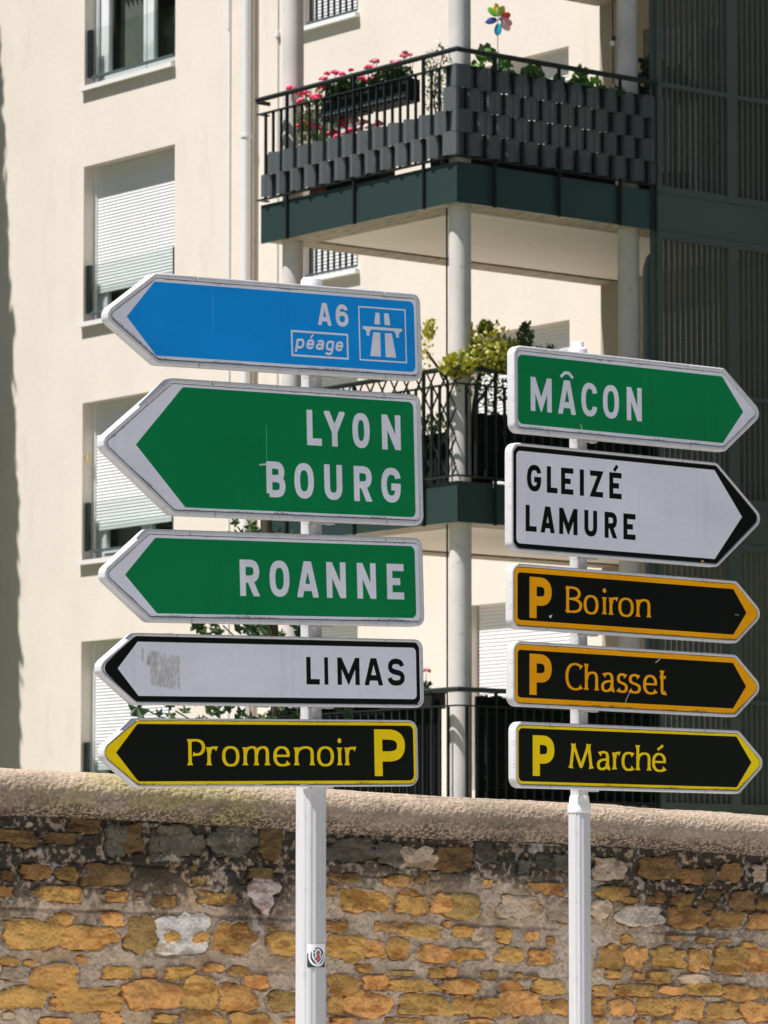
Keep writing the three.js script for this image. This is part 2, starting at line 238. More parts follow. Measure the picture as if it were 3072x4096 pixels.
// slatted loggia screen beside the balconies
const slatGeo = {};
for (const [y0, y1, lo, hi] of [[8.268, 10.572, 8.201, 10.645], [5.481, 7.785, 5.415, 7.857], [2.694, 4.998, 2.627, 5.071]]) {
  const X = [[24.841, 24.895], [25.715, 25.832], [26.65, 26.765], [27.55, 27.65]];
  const sc = W(B, 'loggia_screen', [...X.map(([a, c]) => bx(a, c, lo + 0.002, hi - 0.002, -27.125, -27.052)), bx(24.795, 24.838, lo - 0.35, hi, -27.11, -27.075)], M.screen);
  for (let i = 0; i < 3; i++) {
    const a = X[i][1], c = X[i + 1][0], mid = y0 + 0.93;
    W(sc, 'rail', bx(a + 0.002, c - 0.002, lo, y0, -27.12, -27.055), M.screen); W(sc, 'rail', bx(a + 0.002, c - 0.002, y1, hi, -27.12, -27.055), M.screen); W(sc, 'rail', bx(a + 0.002, c - 0.002, mid - 0.02, mid + 0.02, -27.119, -27.05), M.screen);
    for (const [p, q, key] of [[y0, mid - 0.02, 'a'], [mid + 0.02, y1, 'b']]) {
      const h = q - p, geo = slatGeo[key + h.toFixed(3)] ??= new THREE.BoxGeometry(0.021, h - 0.002, 0.045);
      for (let j = 0; j < 12; j++) { const m = mesh(sc, 'slat', geo, M.screen); m.position.set(a + 0.012 + j * 0.0687 - 24.8, (p + q) / 2, -27.088 + 30); }
    }
    const net = []; for (let y = y0 + 0.06; y < mid - 0.05; y += 0.085) net.push(bx(a, c, y, y + 0.004, -27.175, -27.171)); for (let x = a + 0.05; x < c; x += 0.085) net.push(bx(x, x + 0.004, y0, mid, -27.17, -27.166));
    W(sc, 'wire_mesh', net, M.railing, 'stuff');
  }
  W(sc, 'band_panel', bx(24.845, 27.65, lo - 0.342, lo - 0.002, -27.09, -27.06), M.screen);
  if (lo > 8) W(sc, 'band_panel', bx(24.845, 27.65, hi + 0.002, hi + 0.34, -27.09, -27.06), M.screen);
}

// ---------- woven privacy screen on the upper balcony ----------
function ribbon(path, y0, y1, t, sag = 0) {
  const v = [], n = path.length, nor = path.map((p, i) => { const a = path[Math.max(0, i - 1)], b = path[Math.min(n - 1, i + 1)], dx = b[0] - a[0], dz = b[1] - a[1], l = Math.hypot(dx, dz) || 1; return [-dz / l * t / 2, dx / l * t / 2]; });
  const q = (a, b, c, d) => v.push(...a, ...b, ...c, ...a, ...c, ...d);
  const lift = path.map((_, i) => sag * (noise(i * 0.7, y0 * 9, 5) - 0.5));
  for (let i = 0; i + 1 < n; i++) {
    const f = (k, s, y) => [path[k][0] + s * nor[k][0], y + lift[k], path[k][1] + s * nor[k][1]], j = i + 1;
    q(f(i, 0, y0), f(j, 0, y0), f(j, 0, y1), f(i, 0, y1));
  }
  const g = new THREE.BufferGeometry(); g.setAttribute('position', new THREE.Float32BufferAttribute(v, 3)); g.computeVertexNormals(); return clean(g);
}
{
  const top = 8.21, fabricMat = M.fabric;
  fabricMat.bumpMap = rep(pix(256, 256, (x, y) => { const k = fbm(x / 40, y / 6, 91, 3); return [k, k, k]; }, false), 0.5); fabricMat.bumpScale = 0.01;
  const s = thing('privacy_screen', 'grey fabric strips woven through the railing of the flowered balcony', 'privacy screen', [22.5, top, -27.06]);
  const a = [...POS_A, -29.469, -28.48, -27.498].sort((p, q) => p - q), b = [...POS_B, 22.906, 23.654, 24.38].sort((p, q) => p - q);
  for (let row = 0; row < 4; row++) {
    const y0 = top + 0.058 + row * 0.196, path = [], A = row < 2 ? a : a.slice(-1);
    A.forEach((z, i) => { const o = ((A.length - i + row) % 2 ? 1 : -1) ; const e = 0.012 * (hash(i, row, 61) - 0.5); path.push(...(o > 0 ? [[22.438 + e, z - 0.022], [22.433 + e, z], [22.438 - e, z + 0.022]] : [[22.5, z - 0.02], [22.5, z + 0.02]])); });
    path.push([22.452, -27.075], [22.455, -27.03], [22.475, -27.022]);
    b.forEach((x, i) => { const o = ((i + row) % 2 ? 1 : -1) ; const e = 0.014 * (hash(i, row, 67) - 0.5); path.push(...(o > 0 ? [[x - 0.022, -27.008 + e], [x, -27.003 + e], [x + 0.022, -27.008 - e]] : [[x - 0.02, -27.075], [x + 0.02, -27.075]])); });
    path.push([24.79, -27.03]);
    W(s, 'strip', ribbon(path, y0, y0 + 0.207, 0.002, 0.007), fabricMat);
  }
}

// ---------- stone wall ----------
const WX = 9.8, WZ0 = -15.0, TILT = -0.0278;
const wall = thing('stone_wall', 'old rubble wall of ochre stones in stained grey mortar under a rounded coping', 'wall', [WX, 0, WZ0]);
wall.rotation.z = TILT;
const TX0 = -1.2, TX1 = 6.8, TY0 = -0.2, TY1 = 2.3;               // texture window in wall metres
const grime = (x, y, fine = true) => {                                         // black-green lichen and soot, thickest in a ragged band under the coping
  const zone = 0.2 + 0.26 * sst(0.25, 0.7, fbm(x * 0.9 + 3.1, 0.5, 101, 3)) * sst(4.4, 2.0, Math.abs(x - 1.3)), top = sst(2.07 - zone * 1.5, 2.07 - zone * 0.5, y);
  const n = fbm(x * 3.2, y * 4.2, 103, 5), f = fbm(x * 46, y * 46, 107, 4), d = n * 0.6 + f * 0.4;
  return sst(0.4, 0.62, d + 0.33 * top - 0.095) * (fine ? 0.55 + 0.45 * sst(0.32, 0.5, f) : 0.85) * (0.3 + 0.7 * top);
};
const wallTex = (fn, srgb = true) => { const w = 2048, h = 640; const t = pix(w, h, (i, j) => fn(TX0 + (i + 0.5) / w * (TX1 - TX0), TY0 + (j + 0.5) / h * (TY1 - TY0)), srgb); return t; };
const mortarMap = wallTex((x, y) => {
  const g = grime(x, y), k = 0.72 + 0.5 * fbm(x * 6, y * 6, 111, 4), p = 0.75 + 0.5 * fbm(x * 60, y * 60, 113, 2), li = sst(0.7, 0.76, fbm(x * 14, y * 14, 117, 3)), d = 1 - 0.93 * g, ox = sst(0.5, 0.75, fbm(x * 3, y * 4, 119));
  const c = [mix(0.57, 0.54, ox), mix(0.435, 0.375, ox), mix(0.33, 0.235, ox)];
  return [0, 1, 2].map((i) => mix(c[i] * k * p * d * [1, 1.02, 1][i], [0.6, 0.56, 0.52][i], li * 0.4));
});
const stoneTex = (dirty) => wallTex((x, y) => {
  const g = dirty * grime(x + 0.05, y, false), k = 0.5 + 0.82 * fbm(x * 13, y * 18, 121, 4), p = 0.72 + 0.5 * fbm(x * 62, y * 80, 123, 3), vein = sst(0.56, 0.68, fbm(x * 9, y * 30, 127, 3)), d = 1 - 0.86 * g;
  return [k * p * d * mix(1, 0.7, vein), k * p * d * mix(1, 0.6, vein), k * p * d * mix(1, 0.5, vein)];
});
const stoneMap = stoneTex(1), paleMap = stoneTex(0.3);
const wallBump = wallTex((x, y) => { const k = 0.6 * fbm(x * 14, y * 14, 131, 4) + 0.4 * fbm(x * 90, y * 90, 133, 2); return [k, k, k]; }, false);
const mortar = std(lin(1, 1, 1), 0.97, 0, { map: mortarMap, bumpMap: wallBump, bumpScale: 0.02 });
const wuv = (g) => { const p = g.attributes.position, uv = g.attributes.uv ?? (g.setAttribute('uv', new THREE.BufferAttribute(new Float32Array(p.count * 2), 2)), g.attributes.uv); for (let i = 0; i < p.count; i++) uv.setXY(i, (p.getX(i) - TX0) / (TX1 - TX0), (p.getY(i) - TY0) / (TY1 - TY0)); return g; };
// ochre, dirty, grey, pale, violet-white stones
const tones = [[0.84, 0.44, 0.135], [0.6, 0.35, 0.125], [0.46, 0.41, 0.31], [0.66, 0.5, 0.36], [0.8, 0.68, 0.53], [0.85, 0.7, 0.66], [0.86, 0.8, 0.74]];
const stoneMats = tones.map((c, i) => [0, 1, 2, 3].map((k) => { const d = [1, 0.82, 1.12, 0.95][k], w = [1, 1.06, 0.95, 1.1][k]; return std(lin(c[0] * d, c[1] * d * (i < 2 ? w : 1), c[2] * d), 0.92, 0, { map: i < 3 ? stoneMap : paleMap, bumpMap: wallBump, bumpScale: 0.024 }); }));
function outline(i, tone) {                                       // radius of a stone's rim in direction c, q (unit vector), as a fraction of its half sizes
  const s = i * 13.7, sq = 2.6 + 4 * hash(i, 3, 4);
  return (c, q, k) => { const r = 1 / Math.pow(Math.pow(Math.abs(c), sq) + Math.pow(Math.abs(q), sq), 1 / sq), j = 0.98 + 0.46 * (noise(s + c * 1.9 + 9, q * 1.9 + 9, 3) - 0.5) + (k < 0 ? 0 : 0.22 * (hash(i, k, 7) - 0.5)); return tone === 5 ? [c * 0.6 * j * (q > 0 ? 1.05 : 0.55), q * 0.62 * j] : [c * r * 0.5 * j, q * r * 0.5 * j]; };
}
const placed = [];
function stone(cx, cy, w, h, tone, i, raise = 0) {
  const N = 24, v = [], idx = [], f0 = outline(i, tone), out = (k) => f0(Math.cos(k / N * Math.PI * 2), Math.sin(k / N * Math.PI * 2), k);
  placed.push([cx, cy, w, h, i, tone]);
  const proud = 0.009 + 0.011 * hash(i, 1, 1), tilt = [(hash(i, 2, 2) - 0.5) * 0.016, (hash(i, 2, 3) - 0.5) * 0.02];
  const slab = (x, y) => 0.016 * (fbm((x + i) * 9, y * 21, 225, 3) - 0.5) + 0.011 * (noise((x + y * 0.4) * 17, (y - x * 0.3) * 34, 227) - 0.5);   // split, layered faces
  const ring = (f, z, jit) => { const b = v.length / 3; for (let k = 0; k < N; k++) { const e = k / N * Math.PI * 2, s = sst(1, 0.6, f), A = out(k), Bq = f0(Math.cos(e), Math.sin(e), -1), x = mix(A[0], Bq[0], s) * w * f, y = mix(A[1], Bq[1], s) * h * f; v.push(cx + x, cy + y, z + (jit ? tilt[0] * x * 2 / w + tilt[1] * y * 2 / h + slab(cx + x, cy + y) : 0)); } return b; };
  const r0 = ring(1.0, -0.03, 0), r1 = ring(0.985, proud * 0.62, 1), r2 = ring(0.84, proud, 3), r3 = ring(0.56, proud * 1.08, 2), r4 = ring(0.26, proud * 1.1, 2), c = v.length / 3; v.push(cx, cy, proud * 1.1 + slab(cx, cy));
  const band = (a, d) => { for (let k = 0; k < N; k++) { const n = (k + 1) % N; idx.push(a + k, a + n, d + n, a + k, d + n, d + k); } };
  band(r0, r1); band(r1, r2); band(r2, r3); band(r3, r4); for (let k = 0; k < N; k++) idx.push(r4 + k, r4 + (k + 1) % N, c);
  let g = new THREE.BufferGeometry(); g.setAttribute('position', new THREE.Float32BufferAttribute(v, 3)); g.setIndex(idx); g = wuv(g.toNonIndexed()); g.computeVertexNormals(); g = toCreasedNormals(g, 0.7);
  const m = mesh(wall, numbered('stone'), g, stoneMats[tone][i % 4]); m.position.z = raise; return m;
}
const stones = [
  [[0.142,1.980,0.104,0.067,1],[0.327,1.992,0.183,0.048,1],[0.451,2.053,0.155,0.056,1],[0.633,1.992,0.108,0.129,2],[0.726,2.012,0.089,0.121,1],[0.830,1.992,0.050,0.121,2],[0.949,2.005,0.171,0.122,2],[1.060,1.993,0.091,0.090,2],[1.283,2.019,0.257,0.123,2],[1.489,2.027,0.125,0.141,1]],
  [[0.208,1.840,0.152,0.059,0],[0.366,1.838,0.106,0.052,0],[0.579,1.838,0.215,0.088,1],[1.096,1.827,0.101,0.041,1],[1.059,1.883,0.040,0.024,1],[1.432,1.876,0.135,0.049,1],[1.330,1.825,0.062,0.021,1],[0.053,1.819,0.056,0.039,1]],
  [[0.046,1.748,0.085,0.047,0],[0.341,1.750,0.260,0.063,0],[0.636,1.747,0.127,0.044,0],[0.759,1.753,0.054,0.023,0],[0.908,1.736,0.130,0.049,1],[1.210,1.758,0.224,0.053,0],[1.461,1.778,0.155,0.115,5]],
  [[0.345,1.631,0.115,0.055,0],[0.615,1.643,0.127,0.048,0],[0.176,1.559,0.295,0.110,0],[0.497,1.559,0.282,0.104,0],[0.779,1.583,0.158,0.133,1],[1.013,1.585,0.282,0.162,6],[1.286,1.588,0.215,0.139,0],[1.522,1.631,0.052,0.021,1],[1.576,1.558,0.157,0.091,0]],
  [[0.076,1.446,0.080,0.031,0],[0.185,1.441,0.047,0.024,0],[0.458,1.459,0.039,0.032,0],[0.115,1.396,0.132,0.055,3],[0.325,1.377,0.240,0.099,0],[0.648,1.407,0.176,0.048,0],[0.830,1.411,0.079,0.040,1],[0.999,1.414,0.161,0.049,0],[1.189,1.439,0.091,0.033,0],[1.332,1.430,0.103,0.037,0],[1.426,1.382,0.129,0.062,0]],
  [[0.162,1.283,0.247,0.082,0],[0.338,1.266,0.072,0.051,0],[0.530,1.285,0.312,0.103,0],[0.853,1.307,0.309,0.121,0],[1.117,1.319,0.202,0.134,0],[1.326,1.311,0.174,0.106,0],[1.584,1.299,0.156,0.082,1]],
  [[0.620,1.203,0.117,0.048,0],[0.926,1.207,0.130,0.036,0],[1.131,1.202,0.223,0.073,0],[1.401,1.210,0.237,0.061,0],[1.629,1.205,0.094,0.033,0],[0.085,1.208,0.056,0.031,3],[0.332,1.187,0.134,0.032,0]],
  [[1.976,1.998,0.276,0.100,2],[2.184,1.998,0.140,0.093,2],[2.355,1.981,0.232,0.094,3],[2.593,1.983,0.205,0.102,1],[2.783,2.021,0.135,0.079,2]],
  [[1.872,1.879,0.068,0.038,1],[1.951,1.874,0.088,0.042,1],[2.243,1.872,0.150,0.043,0],[2.393,1.889,0.081,0.039,1],[2.797,1.876,0.072,0.032,1]],
  [[2.052,1.773,0.287,0.089,0],[2.309,1.816,0.090,0.039,0],[2.321,1.762,0.171,0.085,0],[2.512,1.776,0.112,0.070,0],[2.645,1.764,0.205,0.102,1]],
  [[1.854,1.817,0.039,0.046,1],[1.884,1.649,0.107,0.046,0],[2.169,1.653,0.139,0.042,1],[2.379,1.639,0.232,0.054,0],[2.545,1.675,0.041,0.023,0],[2.643,1.643,0.113,0.043,0],[2.741,1.629,0.067,0.067,3]],
  [[1.930,1.551,0.196,0.100,0],[2.088,1.547,0.168,0.073,0],[2.246,1.551,0.130,0.093,0],[2.463,1.536,0.203,0.070,0],[2.672,1.530,0.195,0.063,0]],
  [[2.046,1.457,0.074,0.035,0],[2.490,1.447,0.101,0.043,0],[2.577,1.449,0.061,0.039,0],[2.269,1.439,0.150,0.023,1],[2.818,1.442,0.093,0.031,1]],
  [[1.935,1.375,0.186,0.076,0],[2.122,1.390,0.149,0.062,0],[2.346,1.382,0.282,0.058,0],[2.640,1.380,0.215,0.059,0]],
  [[1.889,1.282,0.088,0.084,0],[2.100,1.289,0.277,0.100,0],[2.424,1.294,0.293,0.085,0],[2.652,1.302,0.123,0.070,0],[2.801,1.289,0.166,0.079,0]],
  [[1.940,1.210,0.117,0.031,0],[2.325,1.219,0.231,0.023,0],[2.762,1.217,0.165,0.024,0]],
  [[3.151,1.991,0.083,0.070,2],[3.255,1.991,0.094,0.078,2],[3.570,1.975,0.191,0.103,3],[3.028,1.963,0.092,0.070,2]],
  [[3.901,1.991,0.271,0.104,0],[4.120,1.959,0.143,0.072,0],[4.240,1.967,0.088,0.081,1],[4.379,1.976,0.156,0.089,0],[4.586,1.987,0.085,0.090,3]],
  [[3.159,1.862,0.207,0.051,0],[3.594,1.857,0.191,0.063,0],[3.711,1.825,0.096,0.032,0],[3.845,1.834,0.048,0.032,0],[3.910,1.848,0.070,0.044,0],[4.062,1.840,0.120,0.064,0],[4.210,1.821,0.088,0.048,1],[4.275,1.867,0.122,0.048,1],[4.476,1.845,0.157,0.089,1],[4.611,1.842,0.090,0.057,0]],
  [[2.992,1.772,0.235,0.108,3],[3.250,1.768,0.145,0.101,3],[3.516,1.776,0.127,0.087,3],[3.782,1.752,0.280,0.099,4],[4.107,1.750,0.263,0.088,0],[4.377,1.753,0.212,0.081,0],[4.579,1.747,0.158,0.073,0]],
  [[2.904,1.634,0.091,0.062,0],[3.072,1.631,0.082,0.046,0],[3.689,1.635,0.075,0.039,0],[4.033,1.648,0.120,0.024,1],[4.230,1.645,0.121,0.024,0],[4.357,1.646,0.078,0.016,0],[4.525,1.628,0.090,0.024,0],[3.201,1.615,0.031,0.031,1]],
  [[2.937,1.542,0.153,0.062,0],[3.141,1.535,0.144,0.070,0],[3.579,1.542,0.159,0.106,0],[3.755,1.546,0.139,0.099,0],[3.970,1.551,0.217,0.088,0],[4.183,1.547,0.143,0.104,0],[4.393,1.548,0.212,0.113,0],[4.588,1.552,0.169,0.109,0]],
  [[3.608,1.460,0.079,0.035,0],[3.778,1.455,0.064,0.028,0],[3.918,1.450,0.141,0.052,0],[4.141,1.450,0.186,0.040,3],[4.461,1.450,0.067,0.032,3],[2.990,1.443,0.092,0.023,1],[3.082,1.441,0.062,0.019,1]],
  [[2.941,1.388,0.132,0.054,0],[3.191,1.393,0.176,0.062,0],[3.541,1.380,0.095,0.043,0],[3.753,1.387,0.290,0.055,0],[3.990,1.388,0.163,0.044,0],[4.202,1.400,0.242,0.064,0],[4.457,1.380,0.212,0.065,0],[4.619,1.387,0.101,0.049,0]],
  [[3.019,1.309,0.235,0.100,0],[3.173,1.300,0.062,0.054,0],[3.261,1.297,0.114,0.062,0],[3.521,1.305,0.084,0.071,0],[3.664,1.299,0.160,0.079,0],[3.883,1.311,0.238,0.083,0],[4.116,1.298,0.164,0.096,0],[4.347,1.294,0.211,0.072,0],[4.576,1.297,0.191,0.089,0]],
  [[3.534,1.235,0.053,0.031,0],[3.799,1.234,0.064,0.024,0],[3.939,1.232,0.108,0.032,0],[4.266,1.240,0.143,0.032,1]],
];
let si = 0;
for (const [x, y, w, h, t] of stones.flat()) {
  stone(x, y, w * 1.13, h * 1.17, t, si++);
  if (t === 6) { stone(x - 0.075, y - 0.01, 0.1, 0.05, 0, si++, 0.014); stone(x + 0.09, y - 0.01, 0.08, 0.055, 0, si++, 0.014); }
}
for (const [x0, x1, y0, y1] of [[-1.1, -0.05, 0.6, 2.05], [4.8, 6.6, 0.6, 2.05], [-0.05, 4.8, 0.55, 1.14]]) for (let y = y0; y < y1; y += 0.105) for (let x = x0 + rnd() * 0.1; x < x1;) { const w = rr(0.08, 0.22), h = rr(0.05, 0.09); if (rnd() < 0.82) stone(x + w / 2, y + h / 2, w, h, rnd() < 0.7 ? 0 : 1, si++); x += w + rr(0.02, 0.08); }
// mortar: an undulating face that is pinched in round every stone, and the solid body behind it
{
  const cell = new Map(), key = (a, b) => a * 1000 + b;
  for (const p of placed) for (let a = Math.floor((p[0] - p[2]) / 0.1); a <= (p[0] + p[2]) / 0.1; a++) for (let b = Math.floor((p[1] - p[3]) / 0.1); b <= (p[1] + p[3]) / 0.1; b++) { if (!cell.has(key(a, b))) cell.set(key(a, b), []); cell.get(key(a, b)).push(p); }
  const fs = new Map(), depth = (x, y) => {
    let z = 0.03 * (fbm(x * 6, y * 6, 139, 4) - 0.5) + 0.013 * (fbm(x * 24, y * 24, 141, 3) - 0.5) + 0.007 * (fbm(x * 75, y * 75, 143, 2) - 0.5) + 0.004;
    for (const c of [0.55, 0.8, 1.05, 1.29, 1.43, 1.675, 1.885]) z -= 0.014 * Math.exp(-(((y - c - 0.012 * (fbm(x * 2, c, 137) - 0.5)) / 0.006) ** 2)) * sst(0.35, 0.5, noise(x * 1.7, c * 9, 145));
    for (const [cx, cy, w, h, i, t] of cell.get(key(Math.floor(x / 0.1), Math.floor(y / 0.1))) ?? []) {
      const dx = (x - cx) / w, dy = (y - cy) / h, l = Math.hypot(dx, dy); if (l > 1) continue; if (!fs.has(i)) fs.set(i, outline(i, t));
      const [ox, oy] = fs.get(i)(dx / (l || 1), dy / (l || 1), -1), d = (l - Math.hypot(ox, oy)) * Math.min(w, h) * 1.3, open = sst(0.3, 0.6, noise(x * 9 + i, y * 9, 147)) * (dy < 0 ? 1 : 0.6);
      if (d < 0) { const smear = sst(0.47, 0.6, fbm(x * 16 + i, y * 20, 149, 4) + 0.12 * Math.exp(d / 0.006) - 0.05) * Math.exp(d / 0.016); z = mix(-0.014, 0.02 + 0.5 * z, smear); } else z -= 0.012 * open * Math.exp(-((d / 0.006) ** 2));
    }
    return z;
  };
  for (const [x0, x1, y0, y1, n, m] of [[-0.15, 4.95, 1.1, 2.08, 850, 163], [-1.2, -0.15, 0, 2.08, 60, 110], [4.95, 6.8, 0, 2.08, 100, 110], [-0.15, 4.95, 0, 1.1, 260, 56]]) {
    const g = new THREE.PlaneGeometry(x1 - x0, y1 - y0, n, m).translate((x0 + x1) / 2, (y0 + y1) / 2, 0), p = g.attributes.position;
    for (let i = 0; i < p.count; i++) p.setZ(i, depth(p.getX(i), p.getY(i)));
    g.computeVertexNormals(); mesh(wall, 'mortar', wuv(g), mortar);
  }
  mesh(wall, 'wall_core', bx(-30, 40, -1.5, 2.07, -0.4, -0.06), M.concrete);
}
// coping: a rough rounded cement roll
{
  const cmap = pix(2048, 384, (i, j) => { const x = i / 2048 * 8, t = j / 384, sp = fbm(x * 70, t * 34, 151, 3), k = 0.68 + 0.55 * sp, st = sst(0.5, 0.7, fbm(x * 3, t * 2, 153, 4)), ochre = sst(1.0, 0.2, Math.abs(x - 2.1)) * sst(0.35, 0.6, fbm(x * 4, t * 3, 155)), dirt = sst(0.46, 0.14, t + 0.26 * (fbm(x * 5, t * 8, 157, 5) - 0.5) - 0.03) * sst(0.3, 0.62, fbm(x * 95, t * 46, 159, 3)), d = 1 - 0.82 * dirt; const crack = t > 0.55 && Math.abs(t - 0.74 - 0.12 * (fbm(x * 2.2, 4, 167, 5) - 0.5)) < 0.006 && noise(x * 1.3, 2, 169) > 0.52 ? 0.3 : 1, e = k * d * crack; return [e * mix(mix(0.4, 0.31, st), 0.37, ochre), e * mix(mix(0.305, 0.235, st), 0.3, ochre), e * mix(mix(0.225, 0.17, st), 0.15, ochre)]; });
  const bump = pix(2048, 384, (i, j) => { const x = i / 2048 * 8, t = j / 384, k = fbm(x * 75, t * 38, 151, 3); return [k, k, k]; }, false);
  const U = 1300, V = 56, g = new THREE.PlaneGeometry(1, 1, U, V), p = g.attributes.position, uv = g.attributes.uv;
  for (let i = 0; i < p.count; i++) {
    const u = uv.getX(i), t = uv.getY(i), x = -1.2 + u * 8, a = -Math.PI / 2 + t * Math.PI * 1.18;                           // t from under the lip, over the nose, to the top
    const n = 0.012 * (fbm(x * 2.5, t * 2, 161, 3) - 0.5) + 0.004 * (fbm(x * 22, t * 9, 163, 3) - 0.5) + 0.0045 * (fbm(x * 75, t * 32, 165, 2) - 0.5), r = 0.107 + n;
    const ca = Math.cos(a), sa = Math.sin(a); p.setXYZ(i, x, 2.178 + 0.004 * Math.sin(x * 2.2) + r * sa, ca > 0 ? -0.045 + r * ca * 1.15 : -0.045 + r * ca * 2.6);
  }
  g.computeVertexNormals();
  const cm = std(lin(1, 1, 1), 0.95, 0, { map: cmap, bumpMap: bump, bumpScale: 0.007 });
  const cop = mesh(wall, 'coping', g, cm);
  mesh(cop, 'coping_back', bx(-1.2, 6.8, 2.07, 2.262, -0.46, -0.18), M.concrete);
  for (const [a, c] of [[-30, -1.2], [6.8, 40]]) mesh(cop, 'coping_end', bx(a, c, 2.07, 2.27, -0.46, 0.06), M.concrete);
}

// ---------- sign poles ----------
function fluted(r, y0, y1, flutes, depth) {
  const n = flutes * 6, g = new THREE.CylinderGeometry(1, 1, y1 - y0, n, 1, false), p = g.attributes.position;
  for (let i = 0; i < p.count; i++) { const x = p.getX(i), z = p.getZ(i), l = Math.hypot(x, z); if (l < 0.5) continue; const a = Math.atan2(z, x), k = r - depth * Math.pow(0.5 + 0.5 * Math.cos(a * flutes), 2); p.setX(i, Math.cos(a) * k); p.setZ(i, Math.sin(a) * k); }
  g.translate(0, (y0 + y1) / 2, 0); return toCreasedNormals(g, 0.5);
}
const lathe = (pts, seg = 40) => new THREE.LatheGeometry(pts.map((p) => new THREE.Vector2(...p)), seg);
const poleMap = rep(pix(512, 512, (x, y) => { const k = 0.9 + 0.12 * fbm(x / 5, y / 160, 171, 3) - 0.12 * sst(0.66, 0.8, fbm(x / 9, y / 22, 173, 4)); return [0.57 * k, 0.565 * k, 0.575 * k]; }), 1);
const poleMat = std(lin(1, 1, 1), 0.5, 0, { map: poleMap });
const alu = std(lin(0.62, 0.61, 0.6), 0.38, 0.35);
const PZ1 = -13.514;
function signPole(x, r, ru, mast, top, label, collar) {
  const t = thing('sign_pole', label, 'sign pole', [x, 0.13, PZ1], 'white fluted masts carrying direction signs'), h = mast - 0.13;
  const sh = fluted(r, 0.015, h, 15, 0.0028); const uv = sh.attributes.uv; for (let i = 0; i < uv.count; i++) uv.setXY(i, uv.getX(i) * 0.4, uv.getY(i) * 2);
  mesh(t, 'mast', sh, poleMat);
  mesh(t, 'base_plate', lathe([[0, 0.014], [r + 0.06, 0.014], [r + 0.06, 0], [0, 0]]), alu);
  mesh(t, 'upper_tube', lathe([[ru, h - 0.1], [ru, top - 0.13 - 0.02], [ru - 0.004, top - 0.13]]), poleMat);
  mesh(t, 'cap', collar ? lathe([[ru + 0.004, top - 0.17], [ru + 0.004, top - 0.125], [ru - 0.004, top - 0.116], [ru - 0.012, top - 0.115], [ru - 0.012, top - 0.092], [ru - 0.018, top - 0.088], [0, top - 0.086]]) : lathe([[ru + 0.002, top - 0.17], [ru + 0.002, top - 0.125], [ru - 0.006, top - 0.114], [0, top - 0.11]]), M.white);
  if (collar) mesh(t, 'collar', lathe([[r + 0.001, h - 0.036], [r + 0.0035, h - 0.03], [r + 0.0035, h - 0.003], [r - 0.004, h + 0.008], [ru + 0.006, h + 0.02], [ru + 0.003, h + 0.04], [ru, h + 0.042]]), M.white);
  else mesh(t, 'collar', lathe([[r - 0.001, h - 0.002], [r - 0.001, h + 0.004], [ru, h + 0.005]]), M.white);
  return t;
}
signPole(10.437, 0.0635, 0.044, 2.175, 4.294, 'thicker white fluted mast left of the other, holding five left-pointing arrows, sticker on it', false);
signPole(11.925, 0.0485, 0.0385, 2.125, 4.132, 'thinner white fluted mast at right with a ring collar, holding five right-pointing arrows', true);
// sticker on the left mast
{
  const S = 256, cv = document.createElement('canvas'); cv.width = cv.height = S; const c = cv.getContext('2d');
  c.fillStyle = '#f1eff2'; c.fillRect(0, 0, S, S); c.fillStyle = '#123a30'; c.fillRect(0, 95, S, S - 95); c.beginPath(); c.arc(132, 130, 104, 0, 7); c.fill();
  c.fillStyle = '#f1eff2'; c.beginPath(); c.moveTo(0, 0); c.lineTo(S, 0); c.lineTo(S, 70); c.lineTo(190, 62); c.lineTo(150, 38); c.lineTo(100, 30); c.lineTo(60, 62); c.lineTo(0, 110); c.fill();
  c.lineWidth = 24; c.strokeStyle = '#f4f2f5'; c.beginPath(); c.arc(132, 132, 106, 0, 7); c.stroke();
  c.lineWidth = 19; c.beginPath(); c.moveTo(66, 66); c.lineTo(66, 128); c.quadraticCurveTo(66, 150, 84, 170); c.lineTo(136, 226); c.lineTo(188, 170); c.quadraticCurveTo(206, 150, 206, 110); c.stroke();
  c.beginPath(); c.moveTo(136, 52); c.lineTo(96, 96); c.quadraticCurveTo(120, 122, 92, 152); c.moveTo(136, 52); c.lineTo(176, 92); c.quadraticCurveTo(152, 122, 180, 152); c.stroke();
  c.beginPath(); c.moveTo(56, 62); c.lineTo(104, 58); c.stroke();
  c.fillStyle = '#c9606c'; c.beginPath(); c.moveTo(136, 76); c.lineTo(152, 98); c.lineTo(146, 132); c.lineTo(170, 168); c.lineTo(136, 206); c.lineTo(102, 168); c.lineTo(126, 132); c.lineTo(120, 98); c.fill();
  const t = new THREE.CanvasTexture(cv); t.colorSpace = THREE.SRGBColorSpace;
  const g = new THREE.CylinderGeometry(0.0645, 0.0645, 0.096, 24, 1, true, -0.884, 1.36); 
  const m = new THREE.Mesh(g, std(lin(1, 1, 1), 0.5, 0, { map: t, side: THREE.DoubleSide })); m.name = 'sticker'; m.position.set(10.437, 1.474, PZ1); m.castShadow = m.receiveShadow = true;
  m.userData = { label: 'small square sticker with dark green round emblem stuck on the thicker mast', category: 'sticker' }; scene.add(m);
}

